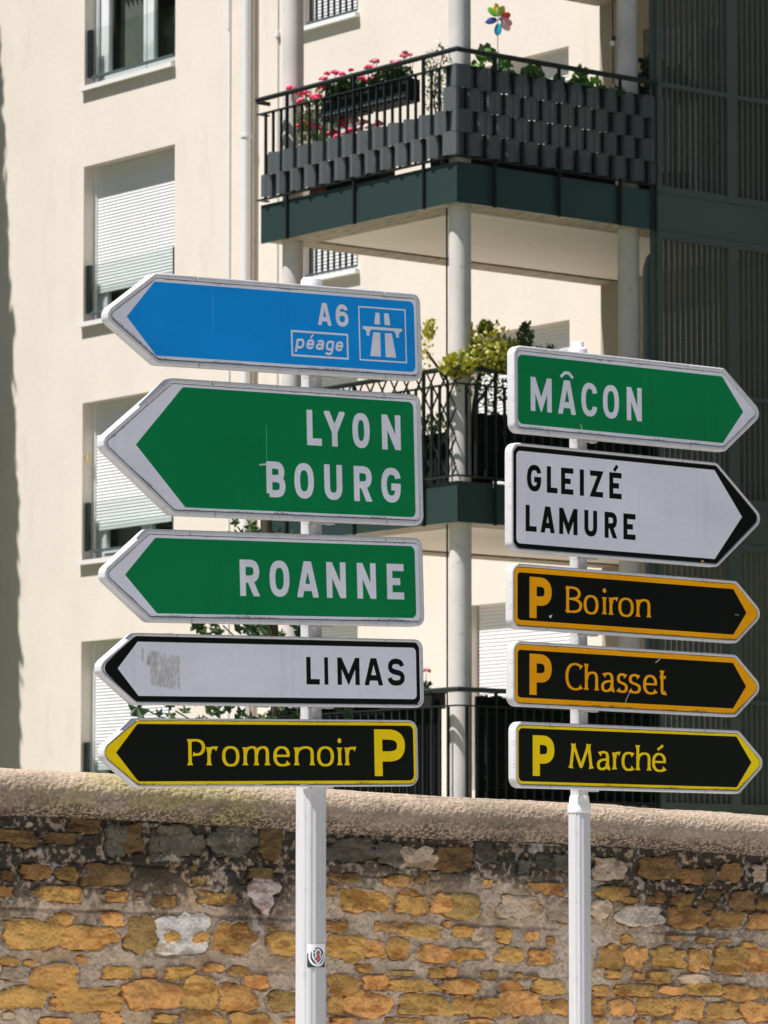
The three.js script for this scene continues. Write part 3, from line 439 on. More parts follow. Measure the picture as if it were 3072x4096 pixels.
// ---------- direction signs ----------
function roundPts(V, seg = 7) {                                 // V: [x, y, radius] counter-clockwise; radius 0 keeps the point
  const out = [], n = V.length;
  V.forEach(([x, y, r], i) => {
    if (!r) { out.push([[x, y]]); return; }
    const a = V[(i + n - 1) % n], b = V[(i + 1) % n], ux = a[0] - x, uy = a[1] - y, vx = b[0] - x, vy = b[1] - y, lu = Math.hypot(ux, uy), lv = Math.hypot(vx, vy);
    const cos = (ux * vx + uy * vy) / lu / lv, half = Math.acos(cos) / 2, d = Math.min(r / Math.tan(half), lu * 0.49, lv * 0.49), q = [];
    const p0 = [x + ux / lu * d, y + uy / lu * d], p1 = [x + vx / lv * d, y + vy / lv * d], bx0 = (ux / lu + vx / lv), by0 = (uy / lu + vy / lv), bl = Math.hypot(bx0, by0), R = d * Math.tan(half), cl = R / Math.sin(half), cx = x + bx0 / bl * cl, cy = y + by0 / bl * cl;
    let a0 = Math.atan2(p0[1] - cy, p0[0] - cx), a1 = Math.atan2(p1[1] - cy, p1[0] - cx); while (a1 - a0 > Math.PI) a1 -= 2 * Math.PI; while (a1 - a0 < -Math.PI) a1 += 2 * Math.PI;
    for (let k = 0; k <= seg; k++) { const t = a0 + (a1 - a0) * k / seg; q.push([cx + R * Math.cos(t), cy + R * Math.sin(t)]); }
    out.push(q);
  });
  return out;
}
function inset(V, d) {                                          // moves every side inwards by d
  const n = V.length, side = V.map((p, i) => { const q = V[(i + 1) % n], l = Math.hypot(q[0] - p[0], q[1] - p[1]), nx = -(q[1] - p[1]) / l, ny = (q[0] - p[0]) / l; return [p[0] + nx * d, p[1] + ny * d, q[0] - p[0], q[1] - p[1], nx, ny]; });
  return V.map((p, i) => { const a = side[(i + n - 1) % n], b = side[i], cr = a[2] * b[3] - a[3] * b[2], r = p[2] ? Math.max(0.004, p[2] - d) : 0; if (Math.abs(cr) < 1e-9) return [p[0] + b[4] * d, p[1] + b[5] * d, r]; const t = ((b[0] - a[0]) * b[3] - (b[1] - a[1]) * b[2]) / cr; return [a[0] + a[2] * t, a[1] + a[3] * t, r]; });
}
// lettering ------------------------------------------------------------
const GLYPHS = {   // plain road-sign letters: x and y 0..1 between stroke centres, -1 and 2 the very edges
  L: 'M0 2 L0 0 L2 0', I: 'M.5 -1 L.5 2', E: 'M2 1 L0 1 L0 0 L2 0 M0 .5 L.92 .5', Z: 'M-1 1 L.93 1 L.07 0 L2 0',
  Y: 'M-.06 1.15 L.5 .4 L1.06 1.15 M.5 .45 L.5 -1', N: 'M0 -1 L0 2 M1 -1 L1 2 M-.02 1.12 L1.02 -.12', M: 'M0 -1 L0 2 M1 -1 L1 2 M-.03 1.15 L.5 .12 L1.03 1.15',
  O: 'M.5 1 C.86 1 1 .82 1 .5 C1 .18 .86 0 .5 0 C.14 0 0 .18 0 .5 C0 .82 .14 1 .5 1 Z', U: 'M0 2 L0 .34 C0 .1 .2 0 .5 0 C.8 0 1 .1 1 .34 L1 2',
  A: 'M-.05 -.15 L.46 1.15 M1.05 -.15 L.54 1.15 M.2 .22 L.8 .22', B: 'M0 0 L0 1 L.5 1 C.84 1 .93 .9 .93 .76 C.93 .62 .84 .53 .5 .53 L0 .53 M.5 .53 C.88 .53 1 .42 1 .27 C1 .1 .88 0 .5 0 L0 0',
  R: 'M0 -1 L0 1 L.5 1 C.86 1 1 .9 1 .73 C1 .56 .86 .46 .5 .46 L0 .46 M.5 .46 L1.06 -.2', P: 'M0 -1 L0 1 L.45 1 C.84 1 1 .88 1 .7 C1 .5 .84 .4 .45 .4 L0 .4',
  G: 'M1 .74 C.96 .92 .8 1 .52 1 C.16 1 0 .8 0 .5 C0 .2 .16 0 .52 0 C.84 0 1 .14 1 .44 L.52 .44', C: 'M1 .74 C.96 .92 .8 1 .52 1 C.16 1 0 .8 0 .5 C0 .2 .16 0 .52 0 C.8 0 .96 .08 1 .26',
  S: 'M.97 .78 C.92 .94 .76 1 .5 1 C.2 1 .05 .9 .05 .74 C.05 .57 .25 .53 .5 .5 C.8 .46 1 .42 1 .25 C1 .08 .8 0 .5 0 C.22 0 .05 .07 0 .23',
  6: 'M.94 .8 C.88 .94 .74 1 .52 1 C.15 1 0 .75 0 .42 C0 .12 .2 0 .5 0 C.82 0 1 .12 1 .3 C1 .5 .82 .6 .5 .6 C.22 .6 .05 .5 0 .36',
  p: 'M0 1.1 L0 -.62 M0 .82 C.1 1 .3 1 .52 1 C.85 1 1 .8 1 .5 C1 .2 .85 0 .5 0 C.25 0 .1 .05 0 .2', e: 'M.02 .5 L1 .5 C1 .85 .82 1 .5 1 C.15 1 0 .8 0 .5 C0 .2 .15 0 .52 0 C.78 0 .9 .08 .97 .22',
  a: 'M.08 .85 C.2 1 .4 1 .55 1 C.85 1 1 .9 1 .65 L1 -.12 M1 .55 L.45 .55 C.15 .55 0 .45 0 .27 C0 .1 .15 0 .4 0 C.7 0 .9 .1 1 .3', g: 'M1 1.1 L1 -.2 C1 -.5 .8 -.6 .5 -.6 C.25 -.6 .1 -.55 0 -.42 M1 .82 C.9 1 .7 1 .5 1 C.15 1 0 .8 0 .5 C0 .2 .15 0 .5 0 C.75 0 .9 .05 1 .2',
};
const tokens = (s) => [...s.matchAll(/([MLCZ])([^MLCZ]*)/g)].map((m) => [m[1], (m[2].match(/-?\d*\.?\d+/g) ?? []).map(Number)]);
function plain(c, ch, x0, x1, yb, yt, sw, open = false) {
  const X = (t) => t === -1 ? x0 : t === 2 ? x1 : x0 + sw / 2 + t * (x1 - x0 - sw), Y = (t) => t === -1 ? yb : t === 2 ? yt : yb + sw / 2 + t * (yt - yb - sw);
  c.save(); if (!open) { c.beginPath(); c.rect(x0 - 0.001, yb, x1 - x0 + 0.002, yt - yb); c.clip(); }
  c.lineWidth = sw; c.lineJoin = 'miter'; c.lineCap = 'butt'; c.beginPath();
  for (const [k, n] of tokens(GLYPHS[ch])) { if (k === 'M') c.moveTo(X(n[0]), Y(n[1])); else if (k === 'L') c.lineTo(X(n[0]), Y(n[1])); else if (k === 'C') c.bezierCurveTo(X(n[0]), Y(n[1]), X(n[2]), Y(n[3]), X(n[4]), Y(n[5])); else c.closePath(); }
  c.stroke(); c.restore();
}
const FLARED = {   // flared letters: y in cap heights (x-height .7); thick stems, thin arches, widened ends
  P: 'M0 0 L0 1 M-.08 .93 C.5 1.02 1 .96 1 .7 C1 .46 .6 .36 .22 .44', r: 'M0 0 L0 .7 M0 .5 C.15 .66 .5 .74 1 .64', o: 'M.5 0 C.1 0 0 .18 0 .35 C0 .52 .1 .7 .5 .7 C.9 .7 1 .52 1 .35 C1 .18 .9 0 .5 0 Z',
  m: 'M0 0 L0 .7 M0 .5 C.1 .66 .2 .7 .32 .7 C.46 .7 .5 .6 .5 .48 L.5 0 M.5 .5 C.6 .66 .7 .7 .82 .7 C.96 .7 1 .6 1 .48 L1 0', n: 'M0 0 L0 .7 M0 .48 C.15 .64 .35 .7 .6 .7 C.92 .7 1 .6 1 .45 L1 0', h: 'M0 0 L0 1.04 M0 .48 C.15 .64 .35 .7 .6 .7 C.92 .7 1 .6 1 .45 L1 0',
  e: 'M.02 .37 L.98 .37 C1 .58 .8 .7 .5 .7 C.12 .7 0 .5 0 .35 C0 .15 .15 0 .55 0 C.8 0 .92 .05 1 .12', i: 'M.5 0 L.5 .7', B: 'M0 0 L0 1 M-.06 .98 C.5 1.02 .9 .96 .88 .74 C.86 .56 .5 .54 .05 .53 C.6 .54 1 .48 1 .28 C1 .05 .6 -.02 -.06 .02',
  C: 'M1 .86 C.85 .98 .7 1 .56 1 C.18 1 0 .78 0 .5 C0 .2 .2 0 .58 0 C.75 0 .9 .04 1 .12', c: 'M1 .6 C.85 .69 .7 .7 .56 .7 C.16 .7 0 .54 0 .35 C0 .15 .16 0 .58 0 C.75 0 .9 .04 1 .1', a: 'M.1 .6 C.25 .69 .4 .7 .5 .7 C.78 .7 .84 .6 .84 .45 L.84 .16 C.84 .05 .9 .02 1.05 .04 M.84 .4 C.3 .4 0 .34 0 .17 C0 .04 .15 0 .32 0 C.6 0 .75 .1 .84 .2',
  s: 'M.92 .6 C.75 .69 .6 .7 .5 .7 C.2 .7 .04 .62 .04 .52 C.04 .4 .3 .37 .5 .35 C.8 .31 1 .28 1 .17 C1 .04 .75 0 .5 0 C.3 0 .12 .03 0 .1', t: 'M.36 .95 L.36 .2 C.36 0 .6 -.02 1 .06 M.0 .68 L.98 .68', M: 'M0 0 L.13 1 M.13 .98 L.5 .04 L.87 .98 M.87 1 L1 0',
};
function flared(c, ch, x0, x1, yb, cap, sw) {
  const X = (t) => x0 + sw / 2 + t * (x1 - x0 - sw), Y = (t) => yb + sw * 0.3 + t * (cap - sw * 0.6);
  const paths = []; let cur, p;
  for (const [k, n] of tokens(FLARED[ch])) {
    if (k === 'M') { cur = { pts: [[X(n[0]), Y(n[1])]], closed: false }; paths.push(cur); }
    else if (k === 'L') { const a = cur.pts.at(-1), b = [X(n[0]), Y(n[1])]; for (let i = 1; i <= 24; i++) cur.pts.push([mix(a[0], b[0], i / 24), mix(a[1], b[1], i / 24)]); }
    else if (k === 'C') { const a = cur.pts.at(-1), q = [[X(n[0]), Y(n[1])], [X(n[2]), Y(n[3])], [X(n[4]), Y(n[5])]]; for (let i = 1; i <= 24; i++) { const t = i / 24, s = 1 - t; cur.pts.push([0, 1].map((d) => s * s * s * a[d] + 3 * s * s * t * q[0][d] + 3 * s * t * t * q[1][d] + t * t * t * q[2][d])); } }
    else cur.closed = true;
  }
  for (const { pts, closed } of paths) {
    const n = pts.length, len = [0]; for (let i = 1; i < n; i++) len.push(len[i - 1] + Math.hypot(pts[i][0] - pts[i - 1][0], pts[i][1] - pts[i - 1][1]));
    const Lft = [], Rgt = [];
    for (let i = 0; i < n; i++) {
      const a = pts[closed ? (i + n - 2) % (n - 1) : Math.max(0, i - 1)], b = pts[closed ? (i + 1) % (n - 1) : Math.min(n - 1, i + 1)], dx = b[0] - a[0], dy = b[1] - a[1], l = Math.hypot(dx, dy) || 1;
      const end = closed ? 9 : Math.min(len[i], len[n - 1] - len[i]) / sw, w = sw * (0.55 + 0.45 * Math.abs(dy / l)) * (1 + 0.75 * Math.exp(-((end / 0.48) ** 2))) / 2;
      Lft.push([pts[i][0] - dy / l * w, pts[i][1] + dx / l * w]); Rgt.push([pts[i][0] + dy / l * w, pts[i][1] - dx / l * w]);
    }
    if (closed) { c.beginPath(); for (const R of [Lft, Rgt]) { R.forEach((q, i) => i ? c.lineTo(...q) : c.moveTo(...q)); c.closePath(); } c.fill('evenodd'); }
    else { c.beginPath(); [...Lft, ...Rgt.reverse()].forEach((q, i) => i ? c.lineTo(...q) : c.moveTo(...q)); c.closePath(); c.fill(); }
  }
  if (ch === 'i') { c.beginPath(); c.arc((x0 + x1) / 2, yb + cap * 0.93, sw * 0.62, 0, 7); c.fill(); }
}
const PAINT = { white: '#e2e1ea', green: '#007d45', blue: '#1092e2', black: '#040806', orange: '#fbaa04', yellow: '#fdd906' };
const rimMap = rep(pix(512, 512, (x, y) => { const g = sst(0.66, 0.78, fbm(x / 7, y / 40, 181, 3)) * 0.22, k = 0.92 + 0.1 * fbm(x / 50, y / 50, 183); return [0.6 * k * (1 - g), 0.59 * k * (1 - g), 0.6 * k * (1 - 1.1 * g)]; }), 0.7);
const rimMat = std(lin(1, 1, 1), 0.5, 0, { map: rimMap }), backMat = std(lin(0.45, 0.45, 0.46), 0.5, 0.3);
const faceRough = 0.42;
function directionSign(o) {
  const { dir, end, sh, tip, h } = o, RIM = o.rim ?? 0.021, GAP = 0.002, T = 0.05;
  const t = thing('direction_sign', o.label, 'direction sign', [o.at[0], o.at[1], -13.4], 'arrow-shaped direction boards on the two masts'); t.rotation.z = o.roll;
  const R = o.radius ?? 0.042, j1 = sh - dir * -0.0 + (dir < 0 ? 0.21 : -0.21), j2 = end + (dir < 0 ? -0.2 : 0.2), s = dir < 0 ? 1 : -1;
  // counter-clockwise outline with the joints between the rim lengths (written for a left arrow, mirrored for a right one)
  const V0 = [[j1, h, 0], [sh, h, R], [tip, 0, R], [sh, -h, R], [j1, -h, 0], [j2, -h, 0], [end, -h, R], [end, h, R], [j2, h, 0]];
  const V = dir < 0 ? V0 : [...V0].reverse(), cut = dir < 0 ? [[0, 4], [4, 5], [5, 8], [8, 9]] : [[0, 3], [3, 4], [4, 8], [8, 9]];
  const out = roundPts(V), inn = roundPts(inset(V, RIM)), n = V.length;
  for (const [a, b] of cut) {
    let po = [], pi = []; for (let k = a; k <= b; k++) { po.push(...out[k % n]); pi.push(...inn[k % n]); }
    const trim = (P) => { const m = P.length, f = (i, j) => { const dx = P[j][0] - P[i][0], dy = P[j][1] - P[i][1], l = Math.hypot(dx, dy); P[i] = [P[i][0] + dx / l * 0.0016, P[i][1] + dy / l * 0.0016]; }; P = P.map((q) => [...q]); f(0, 1); f(m - 1, m - 2); return P; };
    po = trim(po); pi = trim(pi);
    const shp = new THREE.Shape([...po, ...pi.reverse()].map((q) => new THREE.Vector2(...q)));
    const g = new THREE.ExtrudeGeometry(shp, { depth: T - 0.012, bevelEnabled: true, bevelThickness: 0.006, bevelSize: 0.006, bevelOffset: -0.006, bevelSegments: 3 }); g.translate(0, 0, -T + 0.006);
    mesh(t, 'rim', toCreasedNormals(g, 0.6), rimMat);
  }
  const fp = inset(V.filter((q) => q[2]), RIM + GAP), fpts = roundPts(fp).flat(), u0 = Math.min(...fpts.map((q) => q[0])) - 0.01, u1 = Math.max(...fpts.map((q) => q[0])) + 0.01, v1 = h;
  const PW = 2048, ppm = PW / (u1 - u0), PH = Math.ceil(2 * h * ppm), cv = document.createElement('canvas'); cv.width = PW; cv.height = PH;
  const c = cv.getContext('2d'); c.setTransform(ppm, 0, 0, -ppm, -u0 * ppm, v1 * ppm);
  const fillPoly = (P, col) => { c.fillStyle = col; c.beginPath(); roundPts(P).flat().forEach((q, i) => i ? c.lineTo(...q) : c.moveTo(...q)); c.closePath(); c.fill(); };
  const arrow = (f, col) => { const [e, w, p, hh, re = 0.026, rs = 0.014, rt = 0.0] = f; let P = [[w, hh, rs], [p, 0, rt], [w, -hh, rs], [e, -hh, re], [e, hh, re]]; if (dir > 0) P = P.reverse(); fillPoly(P, col); };
  c.fillStyle = o.base; c.fillRect(u0, -h, u1 - u0, 2 * h);
  for (const [f, col] of o.fields) arrow(f, col);
  o.text(c);
  // grime caught along the rim, specks and scratches
  const id = c.getImageData(0, 0, PW, PH), D = id.data, edge = roundPts(inset(V.filter((q) => q[2]), RIM)).flat(), sd = o.at[1] * 100 | 0;
  const dist = (x, y) => { let d = 9; for (let i = 0; i < edge.length; i++) { const a = edge[i], b = edge[(i + 1) % edge.length], dx = b[0] - a[0], dy = b[1] - a[1], k = Math.max(0, Math.min(1, ((x - a[0]) * dx + (y - a[1]) * dy) / (dx * dx + dy * dy || 1))); d = Math.min(d, Math.hypot(x - a[0] - dx * k, y - a[1] - dy * k)); } return d; };
  const clampX = (x) => x, bandY = h - RIM;
  for (let j = 0; j < PH; j++) for (let i = 0; i < PW; i++) {
    const x = u0 + (i + 0.5) / ppm, y = v1 - (j + 0.5) / ppm, k = (j * PW + i) * 4, quick = Math.min(bandY - Math.abs(y), Math.min(u1 - x, x - u0)), mayTip = dir < 0 ? x < sh + 0.05 : x > sh - 0.05;
    if (quick < 0.03 || mayTip) {
      const d = mayTip ? dist(x, y) : Math.max(0, quick), low = y < 0 ? 1 : 0.55, n = noise(x * 9, y < 0 ? 3 : 7, sd) * 0.6 + 0.4 * noise(x * 31, y * 31, sd + 2), g = noise(x * 420, y * 420, sd + 5), w = 0.003 + 0.012 * low * Math.max(0, n - 0.42) * 2;
      if (d < w && g > 0.3 + 0.4 * d / w - (d < 0.003 ? 0.35 : 0)) { const q = d < 0.0028 ? 0.55 : 0.35 + 0.5 * g * (1 - d / w); for (let e = 0; e < 3; e++) D[k + e] = D[k + e] * (1 - q) + [44, 48, 40][e] * q; }
    }
    const sp = hash(i >> 1, j >> 1, sd); if (sp > 0.99985) for (let e = 0; e < 3; e++) D[k + e] *= 0.62;
    const run = sst(0.62, 0.8, noise(x * 46, y * 1.6, sd + 11)) * sst(0.45, 0.7, noise(x * 8, y * 3, sd + 12)), m = (1 + 0.09 * (fbm(x * 3, y * 6, sd + 9, 3) - 0.5) + 0.05 * (noise(x * 300, y * 300, sd + 14) - 0.5)) * (1 - 0.025 * run); for (let e = 0; e < 3; e++) D[k + e] *= m;
  }
  c.putImageData(id, 0, 0);
  const map = new THREE.CanvasTexture(cv); map.colorSpace = THREE.SRGBColorSpace; map.anisotropy = 8;
  const fg = new THREE.ExtrudeGeometry(new THREE.Shape(fpts.map((q) => new THREE.Vector2(...q))), { depth: 0.004, bevelEnabled: false }); fg.translate(0, 0, -0.0075);
  const p = fg.attributes.position, uv = fg.attributes.uv; for (let i = 0; i < p.count; i++) uv.setXY(i, (p.getX(i) - u0) / (u1 - u0), (p.getY(i) + h) * ppm / PH - (2 * h * ppm - PH) / PH);
  mesh(t, 'face_panel', fg, new THREE.MeshPhysicalMaterial({ color: lin(1, 1, 1), roughness: 0.3, map, specularIntensity: 0.5 }));
  const bg = new THREE.ExtrudeGeometry(new THREE.Shape(fpts.map((q) => new THREE.Vector2(...q))), { depth: 0.002, bevelEnabled: false }); bg.translate(0, 0, -0.047); mesh(t, 'back_panel', bg, backMat);
  const px = o.pole - o.at[0], w = o.pole < 11 ? 0.05 : 0.042;
  mesh(t, 'bracket', mergeGeometries([bx(px - w, px + w, -h - 0.006, h - 0.02, -0.066, -0.0485), bx(px - w - 0.02, px - w - 0.002, -h - 0.008, -h + 0.05, -0.09, -0.052), bx(px + w + 0.002, px + w + 0.018, -h - 0.006, -h + 0.05, -0.09, -0.052)].map(clean)), alu);
  for (const y of [-h + 0.03, h - 0.05]) mesh(t, 'bolt', new THREE.CylinderGeometry(0.009, 0.009, 0.014, 6).rotateX(Math.PI / 2).translate(px + w + 0.01, y, -0.095), backMat);
  return t;
}
const word = (c, s, xs, yb, cap, sw, col) => { c.strokeStyle = col; [...s].forEach((ch, i) => plain(c, ch, xs[i][0], xs[i][1], yb, yb + cap, ch === 'I' ? xs[i][1] - xs[i][0] : sw)); };
const fword = (c, s, xs, yb, cap, sw, col) => { c.fillStyle = col; [...s].forEach((ch, i) => flared(c, ch, xs[i][0], xs[i][1], yb, cap, sw)); };
const slash = (c, pts, w, col) => { c.strokeStyle = col; c.lineWidth = w; c.lineCap = 'butt'; c.lineJoin = 'miter'; c.beginPath(); pts.forEach((q, i) => i ? c.lineTo(...q) : c.moveTo(...q)); c.stroke(); };
const P1 = 10.437, P2 = 11.925, { white, green, blue, black, orange, yellow } = PAINT;
directionSign({ at: [10.2295, 4.0677], roll: 0.0345, pole: P1, dir: -1, end: 0.712, sh: -0.672, tip: -0.945, h: 0.187, base: white, fields: [[[0.676, -0.676, -0.817, 0.1505], blue]],
  label: 'blue arrow board reading A6 péage with motorway symbol, topmost on the thicker mast',
  text(c) {
    word(c, 'A6', [[0.159, 0.227], [0.252, 0.32]], 0.022, 0.094, 0.0185, white);
    c.strokeStyle = white; c.lineWidth = 0.0085; c.strokeRect(0.0175, -0.112, 0.294, 0.101); c.lineWidth = 0.0065; c.strokeRect(0.377, -0.112, 0.25, 0.224);
    c.save(); c.transform(1, 0, 0.22, 1, 0.013, 0); c.strokeStyle = white; [['p', 0.04, 0.083], ['e', 0.094, 0.135], ['a', 0.145, 0.186], ['g', 0.197, 0.238], ['e', 0.248, 0.288]].forEach(([ch, a, b]) => plain(c, ch, a, b, -0.083, -0.040, 0.0105, true)); slash(c, [[0.111, -0.035], [0.121, -0.02]], 0.0085, white); c.restore();
    c.fillStyle = white; const poly = (P) => { c.beginPath(); P.forEach((q, i) => i ? c.lineTo(...q) : c.moveTo(...q)); c.fill(); };
    poly([[0.458, 0.042], [0.489, 0.042], [0.488, 0.092], [0.466, 0.092]]); poly([[0.514, 0.042], [0.545, 0.042], [0.537, 0.092], [0.512, 0.092]]);
    poly([[0.432, -0.094], [0.489, -0.094], [0.489, 0.008], [0.451, 0.008]]); poly([[0.515, -0.094], [0.572, -0.094], [0.552, 0.008], [0.514, 0.008]]);
    poly([[0.395, 0.031], [0.608, 0.031], [0.608, 0.018], [0.598, 0.018], [0.59, 0.008], [0.59, -0.008], [0.574, -0.008], [0.574, 0.006], [0.562, 0.019], [0.441, 0.019], [0.431, 0.006], [0.431, -0.008], [0.415, -0.008], [0.415, 0.008], [0.405, 0.018], [0.395, 0.018]]);
    slash(c, [[-0.385, 0.118], [-0.383, 0.075], [-0.388, 0.05], [-0.384, -0.015]], 0.0022, '#5fb3e6');
  } });
directionSign({ at: [10.3017, 3.5492], roll: 0.0285, pole: P1, dir: -1, end: 0.644, sh: -0.662, tip: -1.03, h: 0.279, base: white, fields: [[[0.602, -0.602, -0.841, 0.245], green]],
  label: 'tall green arrow board reading LYON and BOURG, second from top on the thicker mast',
  text(c) {
    word(c, 'LYON', [[0.029, 0.107], [0.121, 0.23], [0.27, 0.363], [0.428, 0.53]], 0.037, 0.148, 0.03, white);
    word(c, 'BOURG', [[-0.187, -0.089], [-0.042, 0.06], [0.115, 0.21], [0.272, 0.368], [0.419, 0.524]], -0.187, 0.148, 0.03, white);
    slash(c, [[-0.183, 0.11], [-0.181, 0.05], [-0.184, 0.0], [-0.182, -0.04]], 0.003, '#39c3a8'); slash(c, [[-0.222, -0.056], [-0.185, -0.052]], 0.007, '#cfd0cc');
  } });
directionSign({ at: [10.2362, 3.0244], roll: 0.0325, pole: P1, dir: -1, end: 0.717, sh: -0.71, tip: -0.955, h: 0.188, base: white, fields: [[[0.673, -0.673, -0.826, 0.1525], green]],
  label: 'green arrow board reading ROANNE, third on the thicker mast',
  text(c) { word(c, 'ROANNE', [[-0.253, -0.153], [-0.101, 0.002], [0.043, 0.151], [0.196, 0.298], [0.358, 0.459], [0.518, 0.61]], -0.075, 0.15, 0.03, white); } });
directionSign({ at: [10.1944, 2.6413], roll: 0.025, pole: P1, dir: -1, end: 0.758, sh: -0.733, tip: -0.93, h: 0.144, base: white, rim: 0.0125, fields: [[[0.737, -0.735, -0.897, 0.131, 0.03, 0.04, 0.028], black], [[0.719, -0.718, -0.818, 0.109, 0.02, 0.004], white]], radius: 0.04,
  label: 'white arrow board edged in black reading LIMAS with a smeared glue patch',
  text(c) {
    word(c, 'LIMAS', [[0.133, 0.202], [0.227, 0.247], [0.296, 0.413], [0.442, 0.535], [0.563, 0.655]], -0.053, 0.114, 0.0225, black);
    for (let i = 0; i < 2600; i++) { const u = rnd(), v = rnd(), x = -0.70 + u * 0.185, top = 0.075 - 0.03 * u, y = top - v * (u < 0.22 ? 0.06 : 0.135), n = noise(x * 60, y * 14, 191) * 0.7 + 0.3 * noise(x * 170, y * 60, 193); if (n < 0.33 + 0.35 * Math.max(0, 0.3 - u)) continue; c.fillStyle = n > 0.6 ? 'rgba(160,158,150,.22)' : 'rgba(178,176,170,.2)'; c.fillRect(x, y, 0.0035, 0.006 + 0.008 * rnd()); }
  } });
directionSign({ at: [10.187, 2.305], roll: 0.025, pole: P1, dir: -1, end: 0.733, sh: -0.713, tip: -0.91, h: 0.139, rim: 0.008, base: yellow, fields: [[[0.711, -0.71, -0.816, 0.115, 0.024, 0.018], black]], radius: 0.045,
  label: 'black arrow board edged in yellow reading Promenoir P, lowest on the thicker mast',
  text(c) {
    fword(c, 'Promenoir', [[-0.461, -0.376], [-0.366, -0.308], [-0.292, -0.204], [-0.183, -0.053], [-0.031, 0.056], [0.081, 0.179], [0.196, 0.285], [0.301, 0.329], [0.346, 0.408]], -0.056, 0.115, 0.0168, yellow);
    word(c, 'P', [[0.5, 0.665]], -0.097, 0.196, 0.043, yellow);
  } });
directionSign({ at: [12.0895, 3.919], roll: 0.004, pole: P2, dir: 1, end: -0.632, sh: 0.62, tip: 0.862, h: 0.19, base: white, fields: [[[-0.608, 0.608, 0.737, 0.1515], green]],
  label: 'green arrow board reading MÂCON, topmost on the thinner mast',
  text(c) {
    word(c, 'MACON', [[-0.535, -0.414], [-0.375, -0.276], [-0.242, -0.149], [-0.115, -0.02], [0.026, 0.116]], -0.09, 0.149, 0.0265, white);
    slash(c, [[-0.361, 0.072], [-0.337, 0.092], [-0.314, 0.092], [-0.29, 0.072]], 0.014, white); slash(c, [[-0.236, -0.156], [-0.243, -0.14], [-0.247, -0.128]], 0.004, '#c8ccc4');
  } });
directionSign({ at: [12.0579, 3.4444], roll: -0.003, pole: P2, dir: 1, end: -0.616, sh: 0.602, tip: 0.895, h: 0.236, base: white, fields: [[[-0.603, 0.597, 0.868, 0.2205, 0.036, 0.03, 0.03], black], [[-0.587, 0.587, 0.757, 0.2015, 0.022, 0.004], white]], rim: 0.013,
  label: 'tall white arrow board edged in black reading GLEIZÉ and LAMURE',
  text(c) {
    word(c, 'GLEIZE', [[-0.526, -0.445], [-0.412, -0.351], [-0.33, -0.259], [-0.221, -0.197], [-0.161, -0.085], [-0.048, 0.025]], 0.03, 0.116, 0.0235, black); slash(c, [[-0.02, 0.153], [0.0, 0.178]], 0.016, black);
    word(c, 'LAMURE', [[-0.534, -0.471], [-0.446, -0.369], [-0.341, -0.235], [-0.195, -0.12], [-0.076, -0.003], [0.035, 0.107]], -0.146, 0.115, 0.0235, black);
    c.fillStyle = '#c9a23a'; c.beginPath(); c.ellipse(0.515, -0.219, 0.014, 0.006, -0.5, 0, 7); c.fill();
  } });
const parking = (c, xs, px, s, yb, cap, col, pb, pcap) => { word(c, 'P', [px], pb, pcap, 0.041, col); fword(c, s, xs, yb, cap, 0.0168, col); };
directionSign({ at: [12.1167, 3.0125], roll: -0.006, pole: P2, dir: 1, end: -0.672, sh: 0.66, tip: 0.83, h: 0.141, rim: 0.013, base: orange, fields: [[[-0.64, 0.64, 0.722, 0.103, 0.016, 0.002], black]],
  label: 'black arrow board edged in orange reading P Boiron, below the tall white one',
  text(c) { parking(c, [[-0.361, -0.268], [-0.26, -0.173], [-0.152, -0.124], [-0.108, -0.052], [-0.056, 0.035], [0.052, 0.134]], [-0.572, -0.445], 'Boiron', -0.058, 0.118, orange, -0.091, 0.179); c.fillStyle = '#d8d8cc'; c.beginPath(); c.moveTo(-0.462, -0.078); c.lineTo(-0.44, -0.07); c.lineTo(-0.45, -0.088); c.fill(); slash(c, [[0.65, -0.012], [0.665, -0.011], [0.675, -0.016]], 0.003, '#c8a850'); } });
directionSign({ at: [12.1146, 2.6781], roll: -0.005, pole: P2, dir: 1, end: -0.667, sh: 0.655, tip: 0.825, h: 0.141, rim: 0.013, base: orange, fields: [[[-0.638, 0.637, 0.719, 0.103, 0.016, 0.002], black]],
  label: 'black arrow board edged in orange reading P Chasset, with two pale scratches',
  text(c) { parking(c, [[-0.365, -0.263], [-0.252, -0.175], [-0.157, -0.074], [-0.066, 0.0], [0.004, 0.078], [0.091, 0.176], [0.183, 0.236]], [-0.571, -0.444], 'Chasset', -0.06, 0.12, orange, -0.089, 0.178); slash(c, [[0.205, 0.125], [0.19, 0.098], [0.165, 0.082]], 0.006, '#b99a92'); slash(c, [[0.015, -0.05], [-0.01, -0.09], [-0.015, -0.105]], 0.005, '#a8a49c'); } });
directionSign({ at: [12.1255, 2.3317], roll: 0.0, pole: P2, dir: 1, end: -0.666, sh: 0.66, tip: 0.83, h: 0.143, rim: 0.014, base: yellow, fields: [[[-0.645, 0.645, 0.738, 0.1145, 0.022, 0.012], black]],
  label: 'black arrow board edged in yellow reading P Marché, lowest on the thinner mast',
  text(c) { parking(c, [[-0.355, -0.219], [-0.195, -0.113], [-0.1, -0.052], [-0.05, 0.026], [0.038, 0.122], [0.131, 0.216]], [-0.565, -0.441], 'Marche', -0.056, 0.116, yellow, -0.09, 0.176); slash(c, [[0.165, 0.042], [0.198, 0.062]], 0.012, yellow); } });

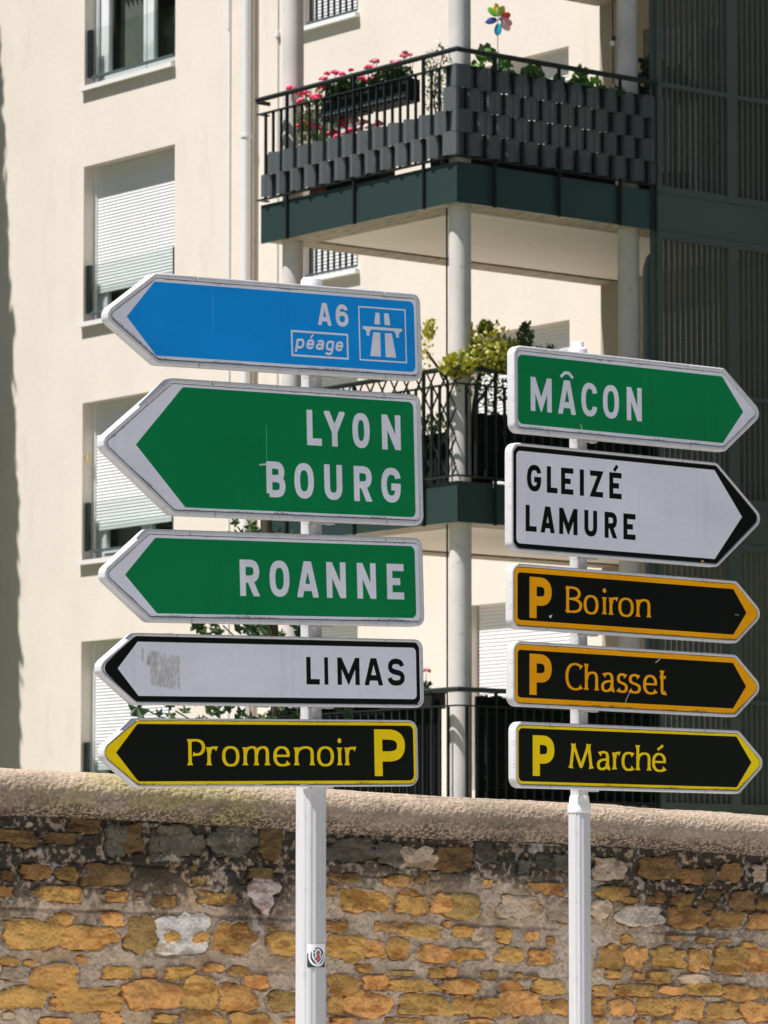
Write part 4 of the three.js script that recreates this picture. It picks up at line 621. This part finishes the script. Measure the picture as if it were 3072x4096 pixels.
// ---------- balcony plants and small things ----------
const gardenTrees = [];
function foliage(t, name, leaf, n, mat, place, size, kind) { const list = []; for (let i = 0; i < n; i++) list.push(mtx(place(i), size * rr(0.65, 1.25), rr(-1.2, 0.5), rr(0, 6.28), rr(-0.9, 0.9))); return W(t, name, scatter(leaf, list), mat, kind); }
const oval = blade(1, 0.5), wide = blade(1, 0.7), heart = lobed(1, 5, 0.3), ivy = lobed(1, 5, 0.45);
const blob = (c, r) => () => { const a = rr(0, 6.28), e = rr(-1, 1), q = Math.cbrt(rnd()), s = Math.sqrt(1 - e * e); return [c[0] + r[0] * q * s * Math.cos(a), c[1] + r[1] * q * e, c[2] + r[2] * q * s * Math.sin(a)]; };
// two hanging boxes of geraniums behind the left railing
[[-28.74, 0.56, 'left'], [-28.1, 0.6, 'right']].forEach(([z, l, side], k) => {
  const t = thing('flower_box', k ? 'black openwork flower box with pink geraniums, nearer the balcony corner' : 'black openwork flower box with pink geraniums, farther from the balcony corner', 'flower box', [22.6, 8.87, z], 'flower boxes hung inside the balcony railing');
  const x0 = 22.52, x1 = 22.68;
  W(t, 'box', [bx(x0, x1, 8.87, 8.885, z - l / 2, z + l / 2), bx(x0, x0 + 0.012, 8.885, 9.07, z - l / 2, z + l / 2), bx(x1 - 0.012, x1, 8.885, 9.07, z - l / 2, z + l / 2), bx(x0 + 0.012, x1 - 0.012, 8.885, 9.07, z - l / 2, z - l / 2 + 0.012), bx(x0 + 0.012, x1 - 0.012, 8.885, 9.07, z + l / 2 - 0.012, z + l / 2)], M.pot);
  W(t, 'band', bx(x0 - 0.006, x0 - 0.001, 8.9, 8.945, z - l / 2, z + l / 2), M.zinc);
  for (let i = 0; i < 5; i++) W(t, 'rib', [0, 1, 2, 3].map((q) => bx(x0 - 0.004, x0 - 0.001, 8.965 + q * 0.02, 8.975 + q * 0.02, z - l / 2 + 0.06 + i * (l - 0.16) / 4, z - l / 2 + 0.1 + i * (l - 0.16) / 4)), M.zinc);
  W(t, 'soil', bx(x0 + 0.014, x1 - 0.014, 9.04, 9.05, z - l / 2 + 0.014, z + l / 2 - 0.014), M.soil);
  foliage(t, 'foliage', heart, 190, L.deep, blob([22.58, 9.11, z], [0.1, 0.09, l / 2]), 0.04);
  for (let i = 0; i < 20; i++) { const p = [22.56 + rr(-0.06, 0.06), 9.11 + rr(0, 0.19), z + (i / 19 - 0.5 + rr(-0.05, 0.05)) * l * 1.05]; W(t, 'stalk', bar([p[0], 9.06, p[2] + rr(-0.03, 0.03)], p, 0.003, 5), L.olive); W(t, 'flower', scatter(flowerHead, [mtx(p, rr(0.8, 1.45), rr(-0.4, 0.4), rr(0, 6), 0)]), i % 3 === 2 ? L.rose : L.pink); }
});
{
  const t = thing('flowering_shrub', 'tall potted shrub with pink blossoms and pale leaves at the far end of the balcony', 'potted plant', [22.7, 8.2, -29.25]);
  W(t, 'pot', new THREE.LatheGeometry([[0, 0], [0.1, 0], [0.13, 0.24], [0.14, 0.25], [0.12, 0.25], [0.11, 0.22], [0, 0.21]].map((p) => new THREE.Vector2(...p)), 24).translate(22.7, 8.2, -29.25), std(lin(0.3, 0.12, 0.07), 0.9));
  for (let i = 0; i < 7; i++) W(t, 'stem', tube([[22.7, 8.4, -29.25], [22.68 + rr(-0.05, 0.05), 8.7, -29.25 + rr(-0.12, 0.12)], [22.64 + rr(-0.08, 0.08), rr(8.95, 9.2), -29.25 + rr(-0.3, 0.3)]], 0.006, 5), L.olive);
  foliage(t, 'foliage', oval, 230, L.pale, blob([22.65, 8.85, -29.25], [0.14, 0.36, 0.27]), 0.06);
  foliage(t, 'foliage', oval, 190, L.bright, blob([22.62, 8.85, -29.22], [0.14, 0.36, 0.25]), 0.06);
  for (const [y, z] of [[9.24, -29.56], [9.18, -29.09], [9.16, -29.32], [9.1, -29.4], [8.97, -29.03], [8.9, -29.35], [8.87, -29.38], [8.84, -29.2], [9.12, -29.22]]) W(t, 'flower', scatter(flowerHead, [mtx([22.6 + rr(-0.05, 0.04), y, z], 1.6, 0, rr(0, 6), 0), mtx([22.6, y - 0.03, z + 0.03], 1.3, 0.4, 0, 0)]), L.pink);
}
{
  const t = thing('bedding_flowers', 'low red and pink flowers standing under the flower boxes', 'potted plant', [22.7, 8.2, -28.75]);
  W(t, 'trough', [bx(22.6, 22.8, 8.2, 8.4, -29.05, -28.3)], M.pot);
  foliage(t, 'foliage', oval, 110, L.olive, blob([22.68, 8.6, -28.7], [0.12, 0.2, 0.38]), 0.05);
  for (const [y, z, m] of [[8.85, -28.8, 'red'], [8.81, -28.79, 'red'], [8.78, -28.82, 'red'], [8.72, -28.66, 'pink'], [8.74, -28.95, 'red'], [8.7, -28.76, 'rose'], [8.8, -28.63, 'rose'], [8.72, -28.3, 'rose'], [8.76, -28.5, 'rose'], [8.69, -28.9, 'pink'], [8.71, -28.42, 'cream']]) W(t, 'flower', scatter(flowerHead, [mtx([22.6, y, z], 1.7, 0, rr(0, 6), 0)]), L[m]);
}
{
  const t = thing('white_flowering_climber', 'loose climber with small white flowers by the balcony corner column', 'potted plant', [22.62, 8.2, -27.42]);
  W(t, 'pot', cyl(22.62, -27.42, 8.2, 8.45, 0.1, 0.12, 20), M.pot);
  for (let i = 0; i < 4; i++) W(t, 'stem', tube([[22.62, 8.42, -27.42], [22.6, 8.8, -27.42 + rr(-0.1, 0.1)], [22.56, rr(9.1, 9.35), -27.42 + rr(-0.16, 0.14)]], 0.005, 5), L.olive);
  foliage(t, 'foliage', oval, 210, L.olive, blob([22.58, 8.95, -27.42], [0.1, 0.4, 0.19]), 0.045); foliage(t, 'foliage', oval, 60, L.deep, blob([22.58, 8.85, -27.42], [0.1, 0.35, 0.15]), 0.045);
  foliage(t, 'blossom', blade(1, 0.8), 110, L.cream, blob([22.55, 8.95, -27.42], [0.1, 0.4, 0.2]), 0.028);
}
{
  const t = thing('squash_plant', 'broad green leaves of a trailing vegetable plant above the woven screen', 'plant', [23.5, 8.2, -27.2]);
  W(t, 'trough', bx(22.85, 24.4, 8.2, 8.45, -27.33, -27.13), M.pot);
  W(t, 'vine', [tube([[22.9, 8.4, -27.2], [23.0, 9.05, -27.15], [23.4, 9.02, -27.12], [23.8, 9.04, -27.14], [24.3, 9.0, -27.13]], 0.006, 6)], L.olive);
  for (let i = 0; i < 84; i++) { const u = i / 84, x = 22.78 + u * 1.7, gap = Math.abs(x - 23.62) < 0.05 || Math.abs(x - 24.1) < 0.05; if (gap) continue; const y = 9.07 + 0.07 * Math.sin(u * 19) + rr(-0.05, 0.07), m = mesh(t, 'leaf', heart.clone().applyMatrix4(mtx([x - 23.5, y - 8.2 + (u < 0.12 ? 0.04 : 0), -27.12 + rr(-0.08, 0.05) + 27.2], rr(0.055, 0.092), rr(-1.1, 0.1), rr(-0.9, 0.9), rr(-0.8, 0.8))), i % 3 ? L.squash : L.bright); m.userData = {}; }
}
{
  const t = thing('pinwheel', 'rainbow flower-shaped pinwheel on a thin stick at the balcony corner', 'pinwheel', [22.974, 9.1, -27.08]);
  W(t, 'stick', bar([22.974, 8.9, -27.08], [22.974, 9.53, -27.08], 0.004, 6), M.pipe);
  const cols = [[0.85, 0.6, 0.02], [0.85, 0.62, 0.04], [0.9, 0.1, 0.03], [0.85, 0.4, 0.5], [0.85, 0.55, 0.55], [0.04, 0.5, 0.75], [0.03, 0.06, 0.3], [0.2, 0.5, 0.04], [0.65, 0.75, 0.2]], ang = [0.2, -0.35, -1.15, -1.95, -2.4, 3.0, 1.85, 0.85, 0.1], rad = [0.075, 0.06, 0.05, 0.06, 0.07, 0.085, 0.07, 0.075, 0.045];
  cols.forEach((c, i) => { const g = new THREE.SphereGeometry(1, 14, 8); g.scale(0.034, 0.056, 0.007); g.rotateY(0.35); g.translate(0, rad[i] * 1.15, 0); g.rotateZ(ang[i]); g.rotateY(-0.5); g.translate(0, 0.43, 0.015 + i * 0.002); mesh(t, 'petal', g, new THREE.MeshPhysicalMaterial({ color: lin(...c), roughness: 0.35, transmission: 0.35, thickness: 0 })); });
  mesh(t, 'hub', new THREE.SphereGeometry(0.022, 12, 8).scale(1, 1, 0.5).translate(0, 0.43, 0.035), std(lin(0.35, 0.33, 0.55), 0.4));
}
{
  const t = thing('hanging_bulb', 'small clear bulb on a dark cable hanging beside the column near the loggia screen', 'light bulb', [24.5, 9.55, -27.28]);
  W(t, 'cable', tube([[24.53, 10.66, -27.3], [24.525, 10.0, -27.3], [24.52, 9.6, -27.29], [24.54, 9.2, -27.31]], 0.006, 6, 20), M.railing);
  W(t, 'socket', bar([24.52, 9.62, -27.28], [24.505, 9.58, -27.27], 0.018, 10), M.railing);
  W(t, 'bulb', new THREE.SphereGeometry(0.026, 14, 10).translate(24.49, 9.553, -27.265), std(lin(0.75, 0.72, 0.68), 0.1));
}
// middle balcony
{
  const top = 5.423, t = thing('golden_shrub', 'yellow-green leafy shrub spilling over the middle balcony railing', 'shrub', [22.85, top, -27.25]);
  W(t, 'trunk', [tube([[22.85, top, -27.3], [22.86, 6.1, -27.28], [22.95, 6.6, -27.25]], 0.02, 7), tube([[22.85, 5.9, -27.3], [22.7, 6.3, -27.4], [22.5, 6.6, -27.5]], 0.012, 6), tube([[22.86, 6.1, -27.28], [23.2, 6.5, -27.3], [23.5, 6.85, -27.3]], 0.012, 6)], M.stem);
  const place = (l) => () => { const [c, r] = l[Math.floor(rnd() * l.length)]; return blob(c, r)(); };
  const A = [[[22.93, 6.62, -27.18], [0.26, 0.24, 0.2]], [[22.95, 6.52, -27.1], [0.36, 0.16, 0.2]], [[22.55, 6.42, -27.12], [0.16, 0.1, 0.16]], [[23.2, 6.55, -27.2], [0.22, 0.14, 0.15]]], Bq = [[[22.45, 6.6, -27.5], [0.08, 0.2, 0.16]], [[22.4, 6.5, -27.7], [0.1, 0.14, 0.2]], [[22.45, 6.75, -27.38], [0.05, 0.1, 0.06]]], D = [[[23.3, 6.6, -27.3], [0.2, 0.16, 0.12]], [[23.48, 6.78, -27.3], [0.07, 0.13, 0.06]], [[22.98, 6.8, -27.25], [0.08, 0.07, 0.06]], [[23.75, 6.62, -27.3], [0.12, 0.12, 0.08]], [[22.9, 6.3, -27.16], [0.45, 0.14, 0.1]], [[23.1, 6.15, -27.2], [0.3, 0.2, 0.08]]];
  foliage(t, 'foliage', wide, 1500, L.lime, place(A), 0.05); foliage(t, 'foliage', wide, 260, L.lime, place(Bq), 0.045); foliage(t, 'foliage', oval, 950, L.green, place(D), 0.048); foliage(t, 'foliage', oval, 160, L.green, place(A), 0.055);
}
{
  const top = 5.423, t = thing('trellis', 'dark expanding lattice tied to the inside of the middle balcony railing', 'trellis', [22.52, top, -28.2]);
  for (let i = -4; i < 16; i++) for (const s of [-1, 1]) { const z0 = -29.7 + i * 0.17; let a = [z0, top + 0.06], b = [z0 + 0.62, top + 0.98]; if (s < 0) { a = [z0 + 0.62, top + 0.06]; b = [z0, top + 0.98]; } const cl = (p, q) => { const zz = Math.min(-27.1, Math.max(-29.8, p[0])), k = (zz - q[0]) / (p[0] - q[0]); return [zz, q[1] + k * (p[1] - q[1])]; }; if (Math.max(a[0], b[0]) < -29.75 || Math.min(a[0], b[0]) > -27.15) continue; a = cl(a, b); b = cl(b, a); W(t, 'lath', rod([22.505 + s * 0.005, a[1], a[0]], [22.505 + s * 0.005, b[1], b[0]], 0.016, 0.007), M.railing); }
}
function darkScreen(top, h, label, z0, z1) {                     // closely set dark canes behind the railing
  const t = thing('cane_screen', label, 'balcony screen', [23.6, top, -27.1]);
  const g = []; for (let x = 22.72; x < 24.8; x += 0.028) g.push(cyl(x, -27.085 + 0.004 * Math.sin(x * 40), top + 0.03, top + h + 0.02 * hash(x * 1000, 1, 3), 0.0135, 0.0135, 7));
  if (z0) for (let z = z0; z < z1; z += 0.028) g.push(cyl(22.53, z, top + 0.03, top + h * 0.97 + 0.03 * hash(z * 1000, 2, 3), 0.0135, 0.0135, 7));
  W(t, 'canes', g, M.dark, 'stuff');
  W(t, 'wire', [0.15, 0.5, 0.85].map((k) => bx(22.72, 24.8, top + h * k, top + h * k + 0.005, -27.07, -27.066)), M.railing);
}
darkScreen(5.423, 0.6, 'dark cane screen behind the middle balcony railing on the street side');
darkScreen(2.636, 0.93, 'dark cane screen behind the lowest balcony railing', -29.8, -27.35);
{
  const t = thing('storage_chest', 'dark chest with a low green plant on it behind the middle balcony lattice', 'chest', [22.95, 5.423, -28.0]);
  W(t, 'body', bx(22.72, 23.2, 5.423, 5.86, -28.6, -27.42), M.dark); W(t, 'lid', bx(22.7, 23.22, 5.862, 5.9, -28.62, -27.4), M.dark);
  foliage(t, 'plant', oval, 130, L.green, blob([22.8, 5.98, -27.7], [0.1, 0.1, 0.26]), 0.05);
}
{
  const t = thing('corner_planter', 'dark planter with one pink flower hung on the lowest balcony railing', 'flower box', [22.5, 3.45, -27.5]);
  W(t, 'box', [bx(22.46, 22.62, 3.47, 3.6, -28.1, -27.38), bx(22.45, 22.63, 3.6, 3.615, -28.11, -27.37)], M.pot); W(t, 'hook', bx(22.46, 22.48, 3.615, 3.66, -27.6, -27.58), M.zinc);
  foliage(t, 'foliage', heart, 30, L.deep, blob([22.54, 3.69, -27.62], [0.06, 0.05, 0.14]), 0.035); W(t, 'flower', scatter(flowerHead, [mtx([22.52, 3.79, -27.52], 1.3, 0, 0, 0)]), L.rose); W(t, 'stalk', bar([22.53, 3.62, -27.55], [22.52, 3.78, -27.52], 0.003, 5), L.olive);
}
for (const [x, z, y, lab] of [[25.0, -27.35, 8.27, 'small dark potted shrub behind the loggia slats, beside the balcony'], [25.45, -27.5, 8.27, 'second dark potted shrub behind the loggia slats, in the middle of its bay']]) {
  const t = thing('loggia_plant', lab, 'potted plant', [x, y - 0.06, z]);
  W(t, 'pot', cyl(x, z, 8.22, 8.5, 0.1, 0.13, 18), M.pot); W(t, 'stem', bar([x, 8.5, z], [x, 9.2, z], 0.012, 6), M.stem); foliage(t, 'foliage', heart, 90, L.deep, blob([x, 9.32, z], [0.22, 0.2, 0.12]), 0.05);
}
{
  const t = thing('bare_branches', 'dry twiggy branches in a vase behind the loggia slats at the right edge', 'branches', [26.05, 8.2, -27.5]);
  W(t, 'vase', cyl(26.05, -27.5, 8.2, 8.75, 0.07, 0.1, 18), M.zinc);
  const g = []; for (let i = 0; i < 16; i++) { const a = rr(0, 6.28), e = rr(0.15, 0.5), b = [26.05 + Math.cos(a) * e * 0.6, 9.2, -27.5 + Math.sin(a) * 0.2], c = [26.05 + Math.cos(a) * e, rr(9.6, 10.1), -27.5 + Math.sin(a) * 0.2]; g.push(tube([[26.05, 8.7, -27.5], b, c], 0.006, 5), tube([b, [b[0] + rr(-0.2, 0.2), b[1] + 0.35, b[2]]], 0.004, 4)); } W(t, 'twigs', g, std(lin(0.3, 0.26, 0.2), 0.9));
}
// ---------- vine behind the stone wall ----------
{
  const base = [18.2, 0, -24.2], t = thing('climbing_vine', 'thin-stemmed vine with dark lobed leaves behind the left sign boards', 'vine', base), j = (k) => rr(-k, k);
  W(t, 'trunk', tube([[18.2, 0, -24.2], [18.18, 2.4, -24.15], [18.22, 3.3, -24.0], [18.12, 4.6, -24.0]], 0.035, 8, 30), M.stem);
  const tips = [[16.95, 3.16], [17.3, 3.14], [17.6, 3.12], [17.9, 3.15], [17.55, 3.76], [17.75, 3.78], [18.0, 3.78], [18.35, 3.77], [17.8, 4.5], [18.15, 4.55], [18.45, 3.12], [18.6, 3.16]];
  tips.forEach(([x, y]) => W(t, 'branch', tube([[18.18, y - 0.45, -24.05], [(x + 18.18) / 2, y - 0.15 + j(0.05), -24 + j(0.1)], [x, y, -24 + j(0.1)]], 0.006, 5, 12), L.olive));
  const put = (x, y, s) => { const m = mesh(t, 'leaf', ivy.clone().applyMatrix4(mtx([x - base[0], y - base[1], 0.2 + j(0.12)], s, rr(-0.9, 0.2), rr(-1.2, 0.4), rr(-1.2, 1.2) + Math.PI)), rnd() < 0.4 ? L.green : L.deep); return m; };
  put(16.93, 3.13, 0.085);
  for (let i = 0; i < 30; i++) put(17.1 + rnd() * 1.75, 3.14 + j(0.09), rr(0.035, 0.06)); for (let i = 0; i < 16; i++) put(17.45 + rnd() * 0.9, 3.77 + j(0.07), rr(0.045, 0.07)); for (let i = 0; i < 10; i++) put(17.72 + rnd() * 0.6, 4.5 + j(0.06), rr(0.04, 0.065));
  for (let i = 0; i < 60; i++) put(17.5 + rnd() * 1.1, rr(2.6, 4.35), rr(0.04, 0.07));
}
// ---------- poplar outside the frame whose shade lies on the facade's left end ----------
{
  const c = [24.6, -43.1], t = thing('poplar_tree', 'tall narrow tree beside the far left end of the facade, outside the view', 'tree', [c[0], 0, c[1]]);
  W(t, 'trunk', cyl(c[0], c[1], 0, 4, 0.3, 0.24, 14), M.stem);
  const R = (y) => 2.05 * Math.pow(Math.max(0, 1 - Math.pow(Math.max(0, (y - 9) / 15), 1.6)), 0.6) * (y < 4 ? 0.85 : 1), core = new THREE.LatheGeometry(Array.from({ length: 24 }, (_, i) => new THREE.Vector2(R(2 + i * 0.9) * 0.985, 2 + i * 0.9)), 26), p = core.attributes.position;
  for (let i = 0; i < p.count; i++) { const k = 1 + 0.07 * (fbm(p.getX(i) * 1.3 + 9, p.getY(i) * 0.9 + p.getZ(i), 201) - 0.5); p.setX(i, p.getX(i) * k); p.setZ(i, p.getZ(i) * k); } core.computeVertexNormals(); core.translate(c[0], 0, c[1]);
  W(t, 'crown', core, std(lin(0.03, 0.05, 0.02), 0.9));
  const list = []; for (let i = 0; i < 9000; i++) { const y = rr(1.8, 22.5), a = rr(0, 6.283), r = R(y) * rr(0.92, 1.015); list.push(mtx([c[0] + Math.cos(a) * r, y, c[1] + Math.sin(a) * r], rr(0.07, 0.16), rr(-1, 1), rr(0, 6.28), rr(-1, 1))); }
  const quad = new THREE.PlaneGeometry(1, 0.8), im = new THREE.InstancedMesh(quad, L.green, list.length); list.forEach((m, i) => im.setMatrixAt(i, m.premultiply(new THREE.Matrix4().makeTranslation(-c[0], 0, -c[1])))); im.name = 'leaves'; im.userData.kind = 'stuff'; t.add(im);
}
// ---------- unseen evergreen right of the frame, added to shade the balconies' street side ----------
{
  const c = [26.6, -20.2], t = thing('added_evergreen_tree', 'broad dark evergreen added outside the view to shade the loggia and balconies', 'tree', [c[0], 0, c[1]]);
  mesh(t, 'trunk', cyl(0, 0, 0, 6, 0.35, 0.26, 14), M.stem);
  const cores = [], list = []; for (let k = 0; k < 26; k++) { const a = k * 2.4, q = 1.2 + 2.2 * Math.sqrt((k % 9) / 9), h = 1.4 + k / 26 * 11, cc = [Math.cos(a) * q, h, Math.sin(a) * q], rad = 1.9 - h * 0.04; cores.push(new THREE.IcosahedronGeometry(rad * 0.6, 2).translate(...cc)); for (let n = 0; n < 1300; n++) { const e = rr(-1, 1), b = rr(0, 6.28), s = Math.sqrt(1 - e * e), d = rad * Math.cbrt(rr(0.15, 1.25)); list.push(mtx([cc[0] + d * s * Math.cos(b), cc[1] + d * e, cc[2] + d * s * Math.sin(b)], rr(0.16, 0.3), rr(-1, 1), rr(0, 6.28), rr(-1, 1))); } }
  mesh(t, 'crown', mergeGeometries(cores.map(clean)), std(lin(0.015, 0.03, 0.014), 1));
  const im = new THREE.InstancedMesh(oval, L.green, list.length); list.forEach((m, k) => im.setMatrixAt(k, m)); im.name = 'leaves'; im.userData.kind = 'stuff'; t.add(im);
}
// ---------- trees in the garden at the left, outside the frame, mirrored by the facade windows ----------
for (const [x, z, h, a, w] of [[12, -48, 18, 0.4, 'nearest the facade of the three'], [3, -40, 17, 1.9, 'in the middle of the three'], [14, -62, 19, 3.1, 'farthest from the street of the three']]) gardenTrees.push([x, z, h, a, w]);
// ---------- trees on the far pavement, outside the frame: what the signs and the street side of the balcony mirror ----------
{
  const spots = [[17, 6.5, 10], [25, 7.5, 11.5], [34, 6.5, 11], [43, 8, 12], [52, 6.5, 11], [61, 8, 12], [70, 7, 11]], words = ['first', 'second', 'third', 'fourth', 'fifth', 'sixth', 'seventh'];
  let proto;
  spots.forEach(([x, z, h], i) => {
    const lab = words[i] + ' leafy plane tree along the pavement across the street, counted from the camera';
    if (proto) { const o = proto.clone(); o.name = numbered('plane_tree'); o.position.set(x, 0.13, z); o.rotation.y = i * 1.3; o.scale.setScalar(h / 11); o.userData = { label: lab, category: 'tree', group: 'plane trees across the street' }; scene.add(o); return; }
    proto = thing('plane_tree', lab, 'tree', [x, 0.13, z], 'plane trees across the street'); proto.scale.setScalar(h / 11);
    mesh(proto, 'trunk', cyl(0, 0, 0, 4, 0.28, 0.2, 14), M.stem);
    const cores = [], list = []; for (let k = 0; k < 16; k++) { const a = k * 2.4, q = k < 2 ? 0 : 2.6, c = [Math.cos(a) * q * rr(0.6, 1.1), 3 + k / 16 * 6.3 + rr(-0.5, 0.5), Math.sin(a) * q * rr(0.6, 1.1)], r = rr(1.7, 2.3); cores.push(new THREE.IcosahedronGeometry(r * 0.6, 2).translate(...c)); for (let n = 0; n < 700; n++) { const e = rr(-1, 1), b = rr(0, 6.28), s = Math.sqrt(1 - e * e), d = r * Math.cbrt(rr(0.2, 1.25)); list.push(mtx([c[0] + d * s * Math.cos(b), c[1] + d * e, c[2] + d * s * Math.sin(b)], rr(0.22, 0.4), rr(-1, 1), rr(0, 6.28), rr(-1, 1))); } }
    mesh(proto, 'crown', mergeGeometries(cores.map(clean)), std(lin(0.02, 0.035, 0.014), 1));
    const im = new THREE.InstancedMesh(oval, L.deep, list.length); list.forEach((m, k) => im.setMatrixAt(k, m)); im.name = 'leaves'; im.userData.kind = 'stuff'; proto.add(im);
  });
}
{
  const p = scene.children.find((o) => o.name === 'plane_tree');
  for (const [x, z, h, a, w] of gardenTrees) { const o = p.clone(); o.name = numbered('plane_tree'); o.position.set(x, 0, z); o.rotation.y = a; o.scale.setScalar(h / 11); o.userData = { label: 'leafy garden tree left of the apartment block, ' + w, category: 'tree', group: 'garden trees left of the building' }; scene.add(o); }
}
scene.traverse((o) => { if (o.isMesh) { o.castShadow = true; o.receiveShadow = true; } });
renderer.render(scene, camera);
